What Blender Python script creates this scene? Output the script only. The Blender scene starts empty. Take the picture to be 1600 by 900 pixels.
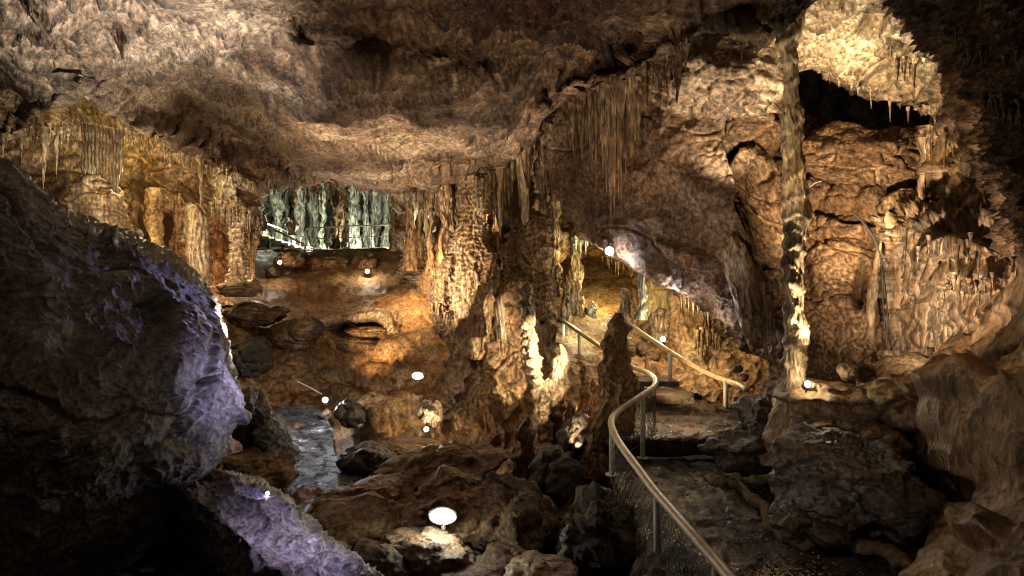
import bpy, math, random
import numpy as np
from mathutils import Vector

F = 1043.0                      # focal length in photo pixels (1600 wide)
random.seed(7)
RNG = np.random.RandomState(11)
S = bpy.context.scene
COL = S.collection

def P(px, py, D):
    return ((px - 800.0) / F * D, D, (450.0 - py) / F * D)

# ------------------------------------------------------------------ noise
_perm = RNG.permutation(256)
_perm = np.concatenate([_perm, _perm, _perm]).astype(np.int64)
_g = RNG.normal(size=(256, 3)); _g /= np.linalg.norm(_g, axis=1)[:, None]

def perlin(p):
    pi = np.floor(p).astype(np.int64); f = p - pi; pi &= 255
    u = f * f * f * (f * (f * 6 - 15) + 10)
    out = 0
    for dx in (0, 1):
        wx = u[:, 0] if dx else 1 - u[:, 0]
        for dy in (0, 1):
            wy = u[:, 1] if dy else 1 - u[:, 1]
            for dz in (0, 1):
                wz = u[:, 2] if dz else 1 - u[:, 2]
                h = _perm[_perm[_perm[(pi[:, 0] + dx) & 255] + ((pi[:, 1] + dy) & 255)] + ((pi[:, 2] + dz) & 255)]
                g = _g[h]
                out = out + wx * wy * wz * (g[:, 0] * (f[:, 0] - dx) + g[:, 1] * (f[:, 1] - dy) + g[:, 2] * (f[:, 2] - dz))
    return out * 1.5

def fbm(p, octv=4, gain=.5, lac=2.03):
    a, s, q = 1.0, 0, p
    for i in range(octv):
        s = s + a * perlin(q + 17.3 * i); a *= gain; q = q * lac
    return s

def ridged(p, octv=4, gain=.5, lac=2.1):
    a, s, q, w = 1.0, 0, p, 1.0
    for i in range(octv):
        n = 1 - np.abs(perlin(q + 31.7 * i)) * 2.0
        n = n * n; s = s + a * n * w; w = np.clip(n, 0, 1); a *= gain; q = q * lac
    return s

def worley(p):
    pi = np.floor(p).astype(np.int64)
    f1 = np.full(len(p), 9.0); f2 = np.full(len(p), 9.0); idc = np.zeros(len(p))
    for dx in (-1, 0, 1):
        for dy in (-1, 0, 1):
            for dz in (-1, 0, 1):
                c = pi + np.array([dx, dy, dz])
                h = _perm[_perm[_perm[c[:, 0] & 255] + (c[:, 1] & 255)] + (c[:, 2] & 255)]
                d = np.linalg.norm(c + .5 + _g[h] * .42 - p, axis=1)
                m = d < f1
                f2 = np.where(m, f1, np.minimum(f2, d)); idc = np.where(m, h, idc); f1 = np.where(m, d, f1)
    return f1, f2, idc / 255.0

def smooth(a, b, x):
    t = np.clip((x - a) / (b - a), 0, 1); return t * t * (3 - 2 * t)

# displacement recipes: p (N,3) world -> metres outward
def d_rock(p, A=1.0, crack=1.0):
    w = p + .35 * np.stack([fbm(p * .7 + 5, 2), fbm(p * .7 + 50, 2), fbm(p * .7 + 90, 2)], 1)
    f1, f2, c = worley(w * .62)
    d = .16 * A * (c - .5) - .28 * crack * (1 - smooth(0, .10, f2 - f1))
    f1, f2, c = worley(w * 1.9 + 7)
    d += .09 * A * (c - .5) - .05 * crack * (1 - smooth(0, .12, f2 - f1))
    d += .22 * A * fbm(p * .45, 3) + .11 * A * (ridged(p * 1.4 + 9, 5, .55) - .8) + .035 * A * fbm(p * 7, 3, .6)
    return d

def d_ceil(p, A=1.0):
    q = p * np.array([1, .8, 1])
    w = q + .5 * np.stack([fbm(q * .5 + 5, 3), fbm(q * .5 + 50, 3), q[:, 2] * 0], 1)
    f1, f2, c = worley(w * .42 + 3)
    d = .20 * A * (c - .5) - .10 * (1 - smooth(0, .10, f2 - f1)) * smooth(-.1, .5, fbm(q * .4 + 77, 2))
    mk = .5 + .8 * smooth(-.15, .45, fbm(q * .3 + 123, 3))
    g1, g2, gc = worley(w * 1.3 + 9); d += .10 * (gc - .5) * mk - .05 * mk * (1 - smooth(0, .1, g2 - g1))
    d += .05 * mk * (ridged(q * 2.2 + 19, 3, .55) - .8)
    d += .34 * A * fbm(q * .33, 3) + .17 * A * mk * (ridged(q * .8 + 9, 6, .58) - .8) + .03 * mk * fbm(q * 4, 3, .6)
    cr = np.abs(perlin(w * .30 + 44)); d -= .16 * (1 - smooth(0, .022, cr)) * smooth(-.3, .2, fbm(q * .4 + 11, 2))
    pit = fbm(q * .9 + 200, 3)
    d -= .20 * smooth(.35, .85, pit)
    d -= .09 * smooth(.30, .50, fbm(q * 2.6 + 300, 3)) * smooth(-.2, .4, fbm(q * .5 + 99, 2))
    return d

def d_soft(p, A=1.0):
    return .22 * A * fbm(p * .6, 4) + .06 * A * (ridged(p * 1.6, 4, .55) - .8) + .02 * A * fbm(p * 8, 3, .6)

def d_crag(p, A=1.0):
    w = p + .5 * np.stack([fbm(p * .6 + 5, 3), fbm(p * .6 + 50, 3), fbm(p * .6 + 90, 2)], 1)
    mk = .2 + .9 * smooth(-.15, .45, fbm(p * .5 + 123, 3)); cr = np.abs(perlin(w * .42 + 44))
    return A * (.22 * fbm(w * .5, 3) - .14 * (1 - smooth(0, .03, cr)) + .13 * mk * (ridged(w * 1.1, 5, .6) - .8) - .10 * smooth(.35, .6, fbm(w * 1.6 + 60, 3)) + .03 * fbm(p * 8, 3, .6))

def flutes(p, fr=3.2, st=.22):
    q = p * np.array([fr, fr, fr * st]) + .5 * np.stack([fbm(p * 1.3, 2), fbm(p * 1.3 + 40, 2), p[:, 2] * 0], 1)
    return ridged(q, 3, .55, 2.2) - .8

def tiers(p, h=.55, k=.9):
    ph = p[:, 2] / h + k * fbm(p * np.array([1.0, 1.0, .35]), 3)
    s = ph - np.floor(ph)
    return (1 - s) ** 1.4 * smooth(0, .07, s) - .45

def knobs(p, s=4.0):
    w = p + .12 * np.stack([perlin(p * 2 + 5), perlin(p * 2 + 50), perlin(p * 2 + 90)], 1)
    f1, f2, c = worley(w * s); return (.5 - f1) * (.4 + 1.2 * c)

def d_flow(p, A=1.0, fl=.10, ti=.16, h=.6, fr=3.0):
    m = smooth(-.25, .35, fbm(p * .9 + 30, 2))
    t = tiers(p, h)
    return A * (.55 * ti * t * m + .12 * ti * tiers(p + 3, h * .31, 1.6) * (1 - .5 * m) + fl * flutes(p, fr) * (.5 + m) + .15 * fbm(p * .6, 3) + .035 * fbm(p * 5, 4, .65))

def d_layer(p, A=1.0, fr=4.0):
    m = smooth(-.3, .4, fbm(p * 1.1 + 30, 2))
    return A * (.11 * tiers(p, .42, 1.6) * m + .05 * tiers(p + 5, .15, 1.5) + .08 * flutes(p, fr) + .05 * flutes(p, fr * 2.6, .4) + .035 * knobs(p, 4.5) + .13 * fbm(p * 1.2, 4))

# ------------------------------------------------------------------ mesh creation
def mesh_np(name, V, Q, mat, parent=None, loc=None, smooth_=True, tint=None):
    me = bpy.data.meshes.new(name)
    V = np.asarray(V, dtype=np.float64)
    if loc is not None: V = V - np.array(loc)
    Q = np.asarray(Q, dtype=np.int32)
    k = Q.shape[1]
    me.vertices.add(len(V)); me.vertices.foreach_set('co', V.astype(np.float32).ravel())
    me.loops.add(Q.size); me.loops.foreach_set('vertex_index', Q.ravel())
    me.polygons.add(len(Q)); me.polygons.foreach_set('loop_start', np.arange(0, Q.size, k, dtype=np.int32))
    me.polygons.foreach_set('use_smooth', np.full(len(Q), smooth_))
    me.update(calc_edges=True); me.validate()
    at = me.attributes.new('tint', 'FLOAT_COLOR', 'POINT')
    c = np.ones((len(V), 4), np.float32)
    if tint is not None: c[:, :3] = tint
    at.data.foreach_set('color', c.ravel())
    me.materials.append(mat)
    o = bpy.data.objects.new(name, me); COL.objects.link(o)
    if loc is not None: o.location = loc
    if parent is not None: o.parent = parent
    return o

def tag(o, label=None, cat=None, group=None, kind=None):
    if label: o['label'] = label
    if cat: o['category'] = cat
    if group: o['group'] = group
    if kind: o['kind'] = kind
    elif cat: o['kind'] = 'thing'
    return o

def thing(name, label, cat, loc, group=None):
    o = bpy.data.objects.new(name, None); o.empty_display_size = .2; COL.objects.link(o)
    o.location = loc
    return tag(o, label, cat, group)

def gridq(nu, nv, wrap=False):
    j, i = np.meshgrid(np.arange(nv - 1), np.arange(nu if wrap else nu - 1), indexing='ij')
    i2 = (i + 1) % nu
    return np.stack([j * nu + i, j * nu + i2, (j + 1) * nu + i2, (j + 1) * nu + i], -1).reshape(-1, 4)

def pchip(xk, Y, x):
    xk = np.asarray(xk, float); Y = np.asarray(Y, float); h = np.diff(xk)
    sh = (-1,) + (1,) * (Y.ndim - 1)
    d = np.diff(Y, axis=0) / h.reshape(sh)
    m = np.zeros_like(Y)
    if len(xk) == 2: m[:] = d[0]
    else:
        a, b = d[:-1], d[1:]
        with np.errstate(divide='ignore', invalid='ignore'):
            hm = np.where(a * b > 0, 2 * a * b / (a + b), 0)
        m[1:-1] = hm; m[0] = d[0]; m[-1] = d[-1]
    k = np.clip(np.searchsorted(xk, x, side='right') - 1, 0, len(xk) - 2)
    t = ((x - xk[k]) / h[k]).reshape(sh); hh = h[k].reshape(sh)
    return ((1 + 2 * t) * (1 - t) ** 2) * Y[k] + t * (1 - t) ** 2 * hh * m[k] + t * t * (3 - 2 * t) * Y[k + 1] + t * t * (t - 1) * hh * m[k + 1]

def chord(a):
    d = np.linalg.norm(np.diff(a[:, :2], axis=0), axis=1) + 120 * np.abs(np.diff(np.log(a[:, 2])))
    return np.concatenate([[0], np.cumsum(np.maximum(d, 1.0))])

def loft_uv(rows, step=2.6):
    R = []
    L = [chord(np.array(r, float))[-1] for r in rows]
    nu = int(min(620, max(8, max(L) / step)))
    for r in rows:
        r = np.array(r, float); c = chord(r); r = r.copy(); r[:, 2] = np.log(r[:, 2])
        R.append(pchip(c / c[-1], r, np.linspace(0, 1, nu)))
    R = np.array(R)
    dd = np.linalg.norm(np.diff(R[:, :, :2], axis=0), axis=2) + 120 * np.abs(np.diff(R[:, :, 2], axis=0))
    c = np.concatenate([[0], np.cumsum(np.maximum(dd.mean(1), 1))])
    nv = int(min(520, max(8, c[-1] / step)))
    G = pchip(c, R, np.linspace(0, c[-1], nv))
    return G[..., 0], G[..., 1], np.exp(G[..., 2])

def to_world(x, y, D):
    return np.stack([(x - 800) / F * D, D, (450 - y) / F * D], -1)

def grid_normals(W):
    du = np.gradient(W, axis=1); dv = np.gradient(W, axis=0)
    n = np.cross(du, dv); n /= np.linalg.norm(n, axis=2)[..., None] + 1e-9
    if (n * W).sum() > 0: n = -n
    return n

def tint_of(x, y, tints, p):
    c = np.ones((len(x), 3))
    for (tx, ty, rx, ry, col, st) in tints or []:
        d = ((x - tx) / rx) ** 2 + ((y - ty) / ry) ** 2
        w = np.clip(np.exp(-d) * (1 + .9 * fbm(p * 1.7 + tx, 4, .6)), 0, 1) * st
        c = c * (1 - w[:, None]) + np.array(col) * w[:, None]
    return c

def sheet_grid(name, X, Y, D, mat, disp=None, bumps=None, tints=None, kind='structure', label=None, cat=None, group=None, parent=None):
    W = to_world(X, Y, D); nv, nu = X.shape
    n = grid_normals(W)
    p = W.reshape(-1, 3)
    x0, y0 = X.ravel(), Y.ravel()
    d = np.zeros(len(p))
    for b in bumps or []:
        bx, by, rx, ry, rot, amt = b
        ca, sa = math.cos(math.radians(rot)), math.sin(math.radians(rot))
        u = ((x0 - bx) * ca + (y0 - by) * sa) / rx; v = (-(x0 - bx) * sa + (y0 - by) * ca) / ry
        r = np.sqrt(u * u + v * v) + .25 * fbm(p * 1.2 + bx, 3)
        d += amt * (1 - smooth(.55, 1.15, r))
    if disp: d = d + disp(p)
    V = p + n.reshape(-1, 3) * d[:, None]
    o = mesh_np(name, V, gridq(nu, nv), mat, parent, tint=tint_of(x0, y0, tints, p))
    return tag(o, label, cat, group, kind)

def loft(name, rows, mat, disp=None, step=2.6, **kw):
    X, Y, D = loft_uv(rows, step)
    return sheet_grid(name, X, Y, D, mat, disp, **kw)

def tps(ctrl, X, Y, lam=.02):
    c = np.array(ctrl, float); s = 200.0
    a = c[:, :2] / s; n = len(a)
    U = lambda r2: .5 * r2 * np.log(r2 + 1e-9)
    K = U(((a[:, None] - a[None]) ** 2).sum(2)) + lam * np.eye(n)
    Pm = np.concatenate([np.ones((n, 1)), a], 1)
    A = np.block([[K, Pm], [Pm.T, np.zeros((3, 3))]])
    w = np.linalg.solve(A, np.concatenate([np.log(c[:, 2]), np.zeros(3)]))
    q = np.stack([X.ravel(), Y.ravel()], 1) / s
    r = np.zeros(len(q))
    for i in range(n): r += w[i] * U(((q - a[i]) ** 2).sum(1))
    r += w[n] + q @ w[n + 1:]
    return np.exp(r).reshape(X.shape)

# ------------------------------------------------------------------ materials
def nn(nt, t, **kw):
    n = nt.nodes.new(t)
    for k, v in kw.items(): setattr(n, k, v)
    return n

def rock_mat(name, c_dark, c_mid, c_lite, rough=.8, bump=.6, scale=1.0, stain=(.30, .16, .06), stain_amt=.45, streak=False, spec=.35):
    m = bpy.data.materials.new(name); m.use_nodes = True
    nt = m.node_tree; nt.nodes.clear(); L = nt.links.new
    out = nn(nt, 'ShaderNodeOutputMaterial'); b = nn(nt, 'ShaderNodeBsdfPrincipled'); L(b.outputs[0], out.inputs[0])
    geo = nn(nt, 'ShaderNodeNewGeometry')
    mp = nn(nt, 'ShaderNodeMapping'); L(geo.outputs['Position'], mp.inputs['Vector'])
    if streak: mp.inputs['Scale'].default_value = (1.0, 1.0, .22)
    def noise(sc, det, rg, dist=0., src=mp, out='Fac'):
        n = nn(nt, 'ShaderNodeTexNoise'); n.inputs['Scale'].default_value = sc * scale; n.inputs['Detail'].default_value = det
        n.inputs['Roughness'].default_value = rg; n.inputs['Distortion'].default_value = dist
        L(src.outputs[0], n.inputs['Vector']); return n
    n1 = noise(1.1, 9, .62, .5)
    r1 = nn(nt, 'ShaderNodeValToRGB'); L(n1.outputs['Fac'], r1.inputs['Fac'])
    e = r1.color_ramp.elements
    e[0].position = .30; e[0].color = (*c_dark, 1); e[1].position = .72; e[1].color = (*c_lite, 1)
    k = e.new(.5); k.color = (*c_mid, 1)
    # ochre stains
    n2 = noise(.45, 7, .6, .8)
    r2 = nn(nt, 'ShaderNodeMapRange'); r2.inputs['From Min'].default_value = .5; r2.inputs['From Max'].default_value = .72
    r2.inputs['To Max'].default_value = stain_amt
    L(n2.outputs['Fac'], r2.inputs['Value'])
    mx = nn(nt, 'ShaderNodeMix', data_type='RGBA'); L(r2.outputs[0], mx.inputs['Factor']); L(r1.outputs['Color'], mx.inputs['A'])
    mx.inputs['B'].default_value = (*stain, 1)
    # speckle / pits
    n3 = noise(14, 5, .7)
    r3 = nn(nt, 'ShaderNodeMapRange'); r3.inputs['From Min'].default_value = .36; r3.inputs['From Max'].default_value = .58
    r3.inputs['To Min'].default_value = .38; r3.inputs['To Max'].default_value = 1.3
    L(n3.outputs['Fac'], r3.inputs['Value'])
    pr = nn(nt, 'ShaderNodeMapRange'); pr.inputs['From Min'].default_value = .45; pr.inputs['From Max'].default_value = .54  # crevices darkened, edges brightened: cavity shade painted into the colour
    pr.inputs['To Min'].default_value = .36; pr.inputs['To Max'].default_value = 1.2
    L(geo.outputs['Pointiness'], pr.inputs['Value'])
    # thin dark veins and pits
    n5 = noise(2.6, 8, .7, 1.2)
    ab = nn(nt, 'ShaderNodeMath', operation='SUBTRACT'); L(n5.outputs['Fac'], ab.inputs[0]); ab.inputs[1].default_value = .5
    ac = nn(nt, 'ShaderNodeMath', operation='ABSOLUTE'); L(ab.outputs[0], ac.inputs[0])
    r5 = nn(nt, 'ShaderNodeMapRange'); r5.inputs['From Max'].default_value = .035; r5.inputs['To Min'].default_value = .5; r5.inputs['To Max'].default_value = 1.0
    L(ac.outputs[0], r5.inputs['Value'])
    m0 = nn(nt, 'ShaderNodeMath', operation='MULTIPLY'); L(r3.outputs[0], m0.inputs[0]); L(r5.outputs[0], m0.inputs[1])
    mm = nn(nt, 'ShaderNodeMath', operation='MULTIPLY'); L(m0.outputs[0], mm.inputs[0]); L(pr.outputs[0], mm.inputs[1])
    at = nn(nt, 'ShaderNodeAttribute'); at.attribute_name = 'tint'
    m1 = nn(nt, 'ShaderNodeMix', data_type='RGBA', blend_type='MULTIPLY'); m1.inputs['Factor'].default_value = 1
    L(mx.outputs['Result'], m1.inputs['A']); L(at.outputs['Color'], m1.inputs['B'])
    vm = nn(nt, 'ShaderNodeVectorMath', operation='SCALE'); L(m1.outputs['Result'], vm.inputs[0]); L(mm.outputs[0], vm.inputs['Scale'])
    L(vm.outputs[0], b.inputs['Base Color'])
    # roughness
    rr = nn(nt, 'ShaderNodeMapRange'); rr.inputs['To Min'].default_value = rough - .22; rr.inputs['To Max'].default_value = min(1, rough + .15)
    rr.inputs['From Min'].default_value = .35; rr.inputs['From Max'].default_value = .65
    L(n1.outputs['Fac'], rr.inputs['Value']); L(rr.outputs[0], b.inputs['Roughness'])
    b.inputs['Specular IOR Level'].default_value = spec
    # bump
    nb = noise(3.6, 12, .68, .3)
    vo = nn(nt, 'ShaderNodeTexVoronoi'); vo.inputs['Scale'].default_value = 11 * scale; vo.inputs['Detail'].default_value = 2.0
    nd = noise(5, 3, .5, 0, mp)
    va = nn(nt, 'ShaderNodeVectorMath', operation='ADD'); vs = nn(nt, 'ShaderNodeVectorMath', operation='SCALE')
    L(nd.outputs['Color'], vs.inputs[0]); vs.inputs['Scale'].default_value = .25
    L(mp.outputs[0], va.inputs[0]); L(vs.outputs[0], va.inputs[1]); L(va.outputs[0], vo.inputs['Vector'])
    sm = nn(nt, 'ShaderNodeMath', operation='MULTIPLY_ADD'); L(vo.outputs['Distance'], sm.inputs[0]); sm.inputs[1].default_value = .22
    L(nb.outputs['Fac'], sm.inputs[2])
    sm2 = nn(nt, 'ShaderNodeMath', operation='MULTIPLY_ADD'); L(m0.outputs[0], sm2.inputs[0]); sm2.inputs[1].default_value = .12; L(sm.outputs[0], sm2.inputs[2]); sm = sm2
    bp = nn(nt, 'ShaderNodeBump'); bp.inputs['Strength'].default_value = bump; bp.inputs['Distance'].default_value = .22
    rb = nn(nt, 'ShaderNodeMapRange'); rb.inputs['From Min'].default_value = .38; rb.inputs['From Max'].default_value = .62; rb.inputs['To Min'].default_value = bump * .3; rb.inputs['To Max'].default_value = bump * 1.15
    L(n2.outputs['Fac'], rb.inputs['Value']); L(rb.outputs[0], bp.inputs['Strength'])
    L(sm.outputs[0], bp.inputs['Height']); L(bp.outputs[0], b.inputs['Normal'])
    return m

def plain_mat(name, col, rough=.5, metal=0., emit=None, es=0., vary=.25):
    m = bpy.data.materials.new(name); m.use_nodes = True; nt = m.node_tree; b = nt.nodes['Principled BSDF']
    L = nt.links.new
    geo = nn(nt, 'ShaderNodeNewGeometry')
    n = nn(nt, 'ShaderNodeTexNoise'); n.inputs['Scale'].default_value = 9; n.inputs['Detail'].default_value = 6
    L(geo.outputs['Position'], n.inputs['Vector'])
    r = nn(nt, 'ShaderNodeValToRGB'); L(n.outputs['Fac'], r.inputs['Fac'])
    r.color_ramp.elements[0].position = .35; r.color_ramp.elements[1].position = .65
    r.color_ramp.elements[0].color = (*[c * (1 - vary) for c in col], 1); r.color_ramp.elements[1].color = (*[min(1, c * (1 + vary * .4)) for c in col], 1)
    L(r.outputs[0], b.inputs['Base Color'])
    b.inputs['Roughness'].default_value = rough; b.inputs['Metallic'].default_value = metal
    if emit:
        b.inputs['Emission Color'].default_value = (*emit, 1); b.inputs['Emission Strength'].default_value = es
    return m

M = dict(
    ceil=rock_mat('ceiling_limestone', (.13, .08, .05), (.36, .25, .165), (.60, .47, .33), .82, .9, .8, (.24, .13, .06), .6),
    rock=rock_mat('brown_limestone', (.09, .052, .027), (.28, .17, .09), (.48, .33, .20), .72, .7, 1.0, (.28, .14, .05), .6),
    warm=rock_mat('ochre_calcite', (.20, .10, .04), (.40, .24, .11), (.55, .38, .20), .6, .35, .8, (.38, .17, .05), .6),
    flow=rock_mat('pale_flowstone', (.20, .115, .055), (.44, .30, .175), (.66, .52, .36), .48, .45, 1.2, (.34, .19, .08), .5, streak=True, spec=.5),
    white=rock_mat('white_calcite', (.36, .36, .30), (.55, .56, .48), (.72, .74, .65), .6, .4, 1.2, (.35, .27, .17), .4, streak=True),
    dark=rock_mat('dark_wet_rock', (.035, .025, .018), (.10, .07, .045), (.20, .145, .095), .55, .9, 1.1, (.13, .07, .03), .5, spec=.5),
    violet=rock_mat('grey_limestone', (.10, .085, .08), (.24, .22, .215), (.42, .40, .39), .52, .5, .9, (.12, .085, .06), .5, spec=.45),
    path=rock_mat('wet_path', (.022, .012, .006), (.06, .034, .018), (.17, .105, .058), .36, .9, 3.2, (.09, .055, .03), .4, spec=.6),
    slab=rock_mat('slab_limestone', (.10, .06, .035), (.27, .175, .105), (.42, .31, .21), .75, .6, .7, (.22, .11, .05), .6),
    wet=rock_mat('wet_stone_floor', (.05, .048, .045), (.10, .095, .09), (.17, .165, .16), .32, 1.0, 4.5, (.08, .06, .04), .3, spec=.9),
    rail=plain_mat('cream_handrail', (.66, .52, .32), .32),
    post=plain_mat('white_post', (.62, .57, .47), .5),
    wire=plain_mat('wire', (.07, .06, .05), .45, .6),
    metal=plain_mat('grey_lamp_metal', (.3, .3, .3), .4, .5),
    cable=plain_mat('black_cable', (.03, .03, .03), .45),
    tube=plain_mat('pale_tube', (.6, .58, .52), .4),
    bulbW=plain_mat('lit_white_glass', (.9, .9, .9), .3, 0, (.92, .95, 1.0), 60),
    bulbL=plain_mat('lit_lamp_glass', (.9, .9, .9), .3, 0, (.93, 1.0, .90), 14),
    bulbY=plain_mat('lit_warm_glass', (.9, .9, .8), .3, 0, (1.0, .90, .70), 40),
)

# ------------------------------------------------------------------ generators
def lathe(name, pts, D, mat, disp=None, depth=1.0, label=None, cat=None, group=None, seg=None, base='bottom', step=2.2, tints=None, kind=None, parent=None):
    """tapered body round a vertical-ish axis; pts = (px, py, r_px) from top to bottom"""
    a = np.array(pts, float)
    c = np.concatenate([[0], np.cumsum(np.maximum(np.linalg.norm(np.diff(a[:, :2], axis=0), axis=1), .5))])
    nv = int(max(6, min(220, c[-1] / step)))
    g = pchip(c, a, np.linspace(0, c[-1], nv))
    rm = a[:, 2].max()
    nu = seg or int(max(9, min(160, 6.28 * rm / step)))
    ph = np.linspace(0, 2 * math.pi, nu, endpoint=False)
    s = D / F
    cx = (g[:, 0] - 800) * s; cz = (450 - g[:, 1]) * s; r = np.maximum(g[:, 2], .05) * s
    dirs = np.stack([np.cos(ph), np.sin(ph) * depth, 0 * ph], 1)
    W = np.stack([cx, np.full(nv, D), cz], 1)[:, None, :] + r[:, None, None] * dirs[None]
    p = W.reshape(-1, 3); n = np.repeat(dirs[None], nv, 0).reshape(-1, 3)
    if disp is not None:
        lim = np.repeat(np.minimum(1, r / (.35 * r.max() + .02)), nu)
        dd = disp(p) * lim
        dd = np.maximum(dd, -.75 * np.repeat(r, nu))
        p = p + n * dd[:, None]
    top = p[:nu].mean(0); bot = p[-nu:].mean(0)
    V = np.concatenate([p, [top], [bot]])
    Q = gridq(nu, nv, True)
    i = np.arange(nu); j = (i + 1) % nu
    T = np.stack([i, j, np.full(nu, nv * nu), np.full(nu, nv * nu)], 1)
    tri1 = np.stack([i, j, np.full(nu, nv * nu)], 1); tri2 = np.stack([j + (nv - 1) * nu, i + (nv - 1) * nu, np.full(nu, nv * nu + 1)], 1)
    tris = np.concatenate([Q[:, [0, 1, 2]], Q[:, [0, 2, 3]], tri1, tri2])
    loc = tuple(V[-1] if base == 'bottom' else V[-2])
    px = p[:, 0] / p[:, 1] * F + 800; py = 450 - p[:, 2] / p[:, 1] * F
    tc = np.ones((len(V), 3)); tc[:len(p)] = tint_of(px, py, tints, p)
    o = mesh_np(name, V, tris, mat, parent, loc=loc, tint=tc)
    return tag(o, label, cat, group, kind)

def boulder(name, px, py, D, rx, ry, rz, mat, label=None, cat='boulder', group=None, A=1.0, rot=0, pts=None, step=2.6, seed=0, disp=None, tilt=0, tints=None, kind=None, parent=None, block=.0):
    """irregular stone; rx, ry half sizes in photo px, rz half depth in metres"""
    s = D / F; R = max(rx, ry)
    nu = int(max(20, min(300, 6.28 * R / step))); nv = int(max(12, min(170, 3.14 * R / step)))
    th = np.linspace(.001, math.pi - .001, nv); ph = np.linspace(0, 2 * math.pi, nu, endpoint=False)
    T, Ph = np.meshgrid(th, ph, indexing='ij')
    d = np.stack([np.sin(T) * np.cos(Ph), np.sin(T) * np.sin(Ph), np.cos(T)], -1).reshape(-1, 3)
    rs = np.random.RandomState(int(px * 7 + py * 3 + seed) % 99991)
    rad = np.ones(len(d))
    for k in range(9):                       # flattened facets
        n = rs.normal(size=3); n /= np.linalg.norm(n); h = rs.uniform(.68, .92)
        dn = d @ n
        rad = np.where(dn > 1e-3, np.minimum(rad, h / np.maximum(dn, 1e-3)), rad)
    rad = .5 * rad + .5 + .22 * fbm(d * 1.3 + rs.uniform(0, 50), 3)
    if block: rad = rad * (1 - block) + block * np.minimum(1.35, 1 / np.abs(d).max(1))
    q = d * rad[:, None] * np.array([rx * s, rz, ry * s])
    a = math.radians(rot); ca, sa = math.cos(a), math.sin(a)
    q = np.stack([q[:, 0] * ca + q[:, 2] * sa, q[:, 1], -q[:, 0] * sa + q[:, 2] * ca], 1)
    a = math.radians(tilt); ca, sa = math.cos(a), math.sin(a)
    q = np.stack([q[:, 0], q[:, 1] * ca - q[:, 2] * sa, q[:, 1] * sa + q[:, 2] * ca], 1)
    c = np.array(P(px, py, D)); p = q + c
    n = q / (np.linalg.norm(q, axis=1)[:, None] + 1e-9)
    sz = min(rx * s, ry * s, rz)
    dd = (disp(p) if disp else d_rock(p, 1.0, .6)) * A * min(1.0, sz / .7)
    p = p + n * np.maximum(dd, -.5 * sz)[:, None]
    loc = (c[0], c[1], p[:, 2].min())
    x = p[:, 0] / p[:, 1] * F + 800; y = 450 - p[:, 2] / p[:, 1] * F
    o = mesh_np(name, p, gridq(nu, nv, True), mat, parent, loc=loc, tint=tint_of(x, y, tints, p))
    return tag(o, label, cat, group, kind)

def tube_vf(pts, r, seg=8, closed_ends=True):
    p = np.array(pts, float); n = len(p)
    t = np.gradient(p, axis=0); t /= np.linalg.norm(t, axis=1)[:, None] + 1e-12
    up = np.array([0, 0, 1.0]) if abs(t[0, 2]) < .9 else np.array([1.0, 0, 0])
    a = np.cross(t[0], up); a /= np.linalg.norm(a); A = [a]
    for i in range(1, n):
        a = A[-1] - t[i] * (A[-1] @ t[i]); a /= np.linalg.norm(a) + 1e-12; A.append(a)
    A = np.array(A); B = np.cross(t, A)
    ph = np.linspace(0, 2 * math.pi, seg, endpoint=False)
    r = np.broadcast_to(np.asarray(r, float), (n,))
    W = p[:, None] + r[:, None, None] * (np.cos(ph)[None, :, None] * A[:, None] + np.sin(ph)[None, :, None] * B[:, None])
    V = np.concatenate([W.reshape(-1, 3), p[:1], p[-1:]])
    Q = gridq(seg, n, True); i = np.arange(seg); j = (i + 1) % seg
    T = np.concatenate([Q[:, [0, 1, 2]], Q[:, [0, 2, 3]], np.stack([j, i, np.full(seg, n * seg)], 1),
                        np.stack([i + (n - 1) * seg, j + (n - 1) * seg, np.full(seg, n * seg + 1)], 1)])
    return V, T

def spline(pts, n):
    a = np.array(pts, float)
    c = np.concatenate([[0], np.cumsum(np.linalg.norm(np.diff(a, axis=0), axis=1))])
    # Catmull-Rom for round bends
    x = np.linspace(0, c[-1], n); k = np.clip(np.searchsorted(c, x, side='right') - 1, 0, len(c) - 2)
    m = np.gradient(a, c, axis=0)
    h = np.diff(c)[k][:, None]; t = ((x - c[k]) / np.diff(c)[k])[:, None]
    return (1 + 2 * t) * (1 - t) ** 2 * a[k] + t * (1 - t) ** 2 * h * m[k] + t * t * (3 - 2 * t) * a[k + 1] + t * t * (t - 1) * h * m[k + 1]

class MB:
    def __init__(s): s.V = []; s.T = []; s.n = 0
    def add(s, V, T): s.V.append(np.asarray(V, float)); s.T.append(np.asarray(T) + s.n); s.n += len(V)
    def tube(s, pts, r, seg=8): s.add(*tube_vf(pts, r, seg))
    def box(s, c, h, rz=0):
        v = np.array([[x, y, z] for x in (-1, 1) for y in (-1, 1) for z in (-1, 1)], float) * np.array(h)
        ca, sa = math.cos(rz), math.sin(rz)
        v = np.stack([v[:, 0] * ca - v[:, 1] * sa, v[:, 0] * sa + v[:, 1] * ca, v[:, 2]], 1) + np.array(c)
        q = [(0, 1, 3, 2), (4, 6, 7, 5), (0, 4, 5, 1), (2, 3, 7, 6), (0, 2, 6, 4), (1, 5, 7, 3)]
        s.add(v, [t for f in q for t in ((f[0], f[1], f[2]), (f[0], f[2], f[3]))])
    def build(s, name, mat, parent=None, loc=None, sm=True):
        V = np.concatenate(s.V); T = np.concatenate(s.T)
        if parent is not None: V = V - np.array(parent.location)
        elif loc is not None: pass
        return mesh_np(name, V, T, mat, parent, loc=(loc if parent is None else None), smooth_=sm)

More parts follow.
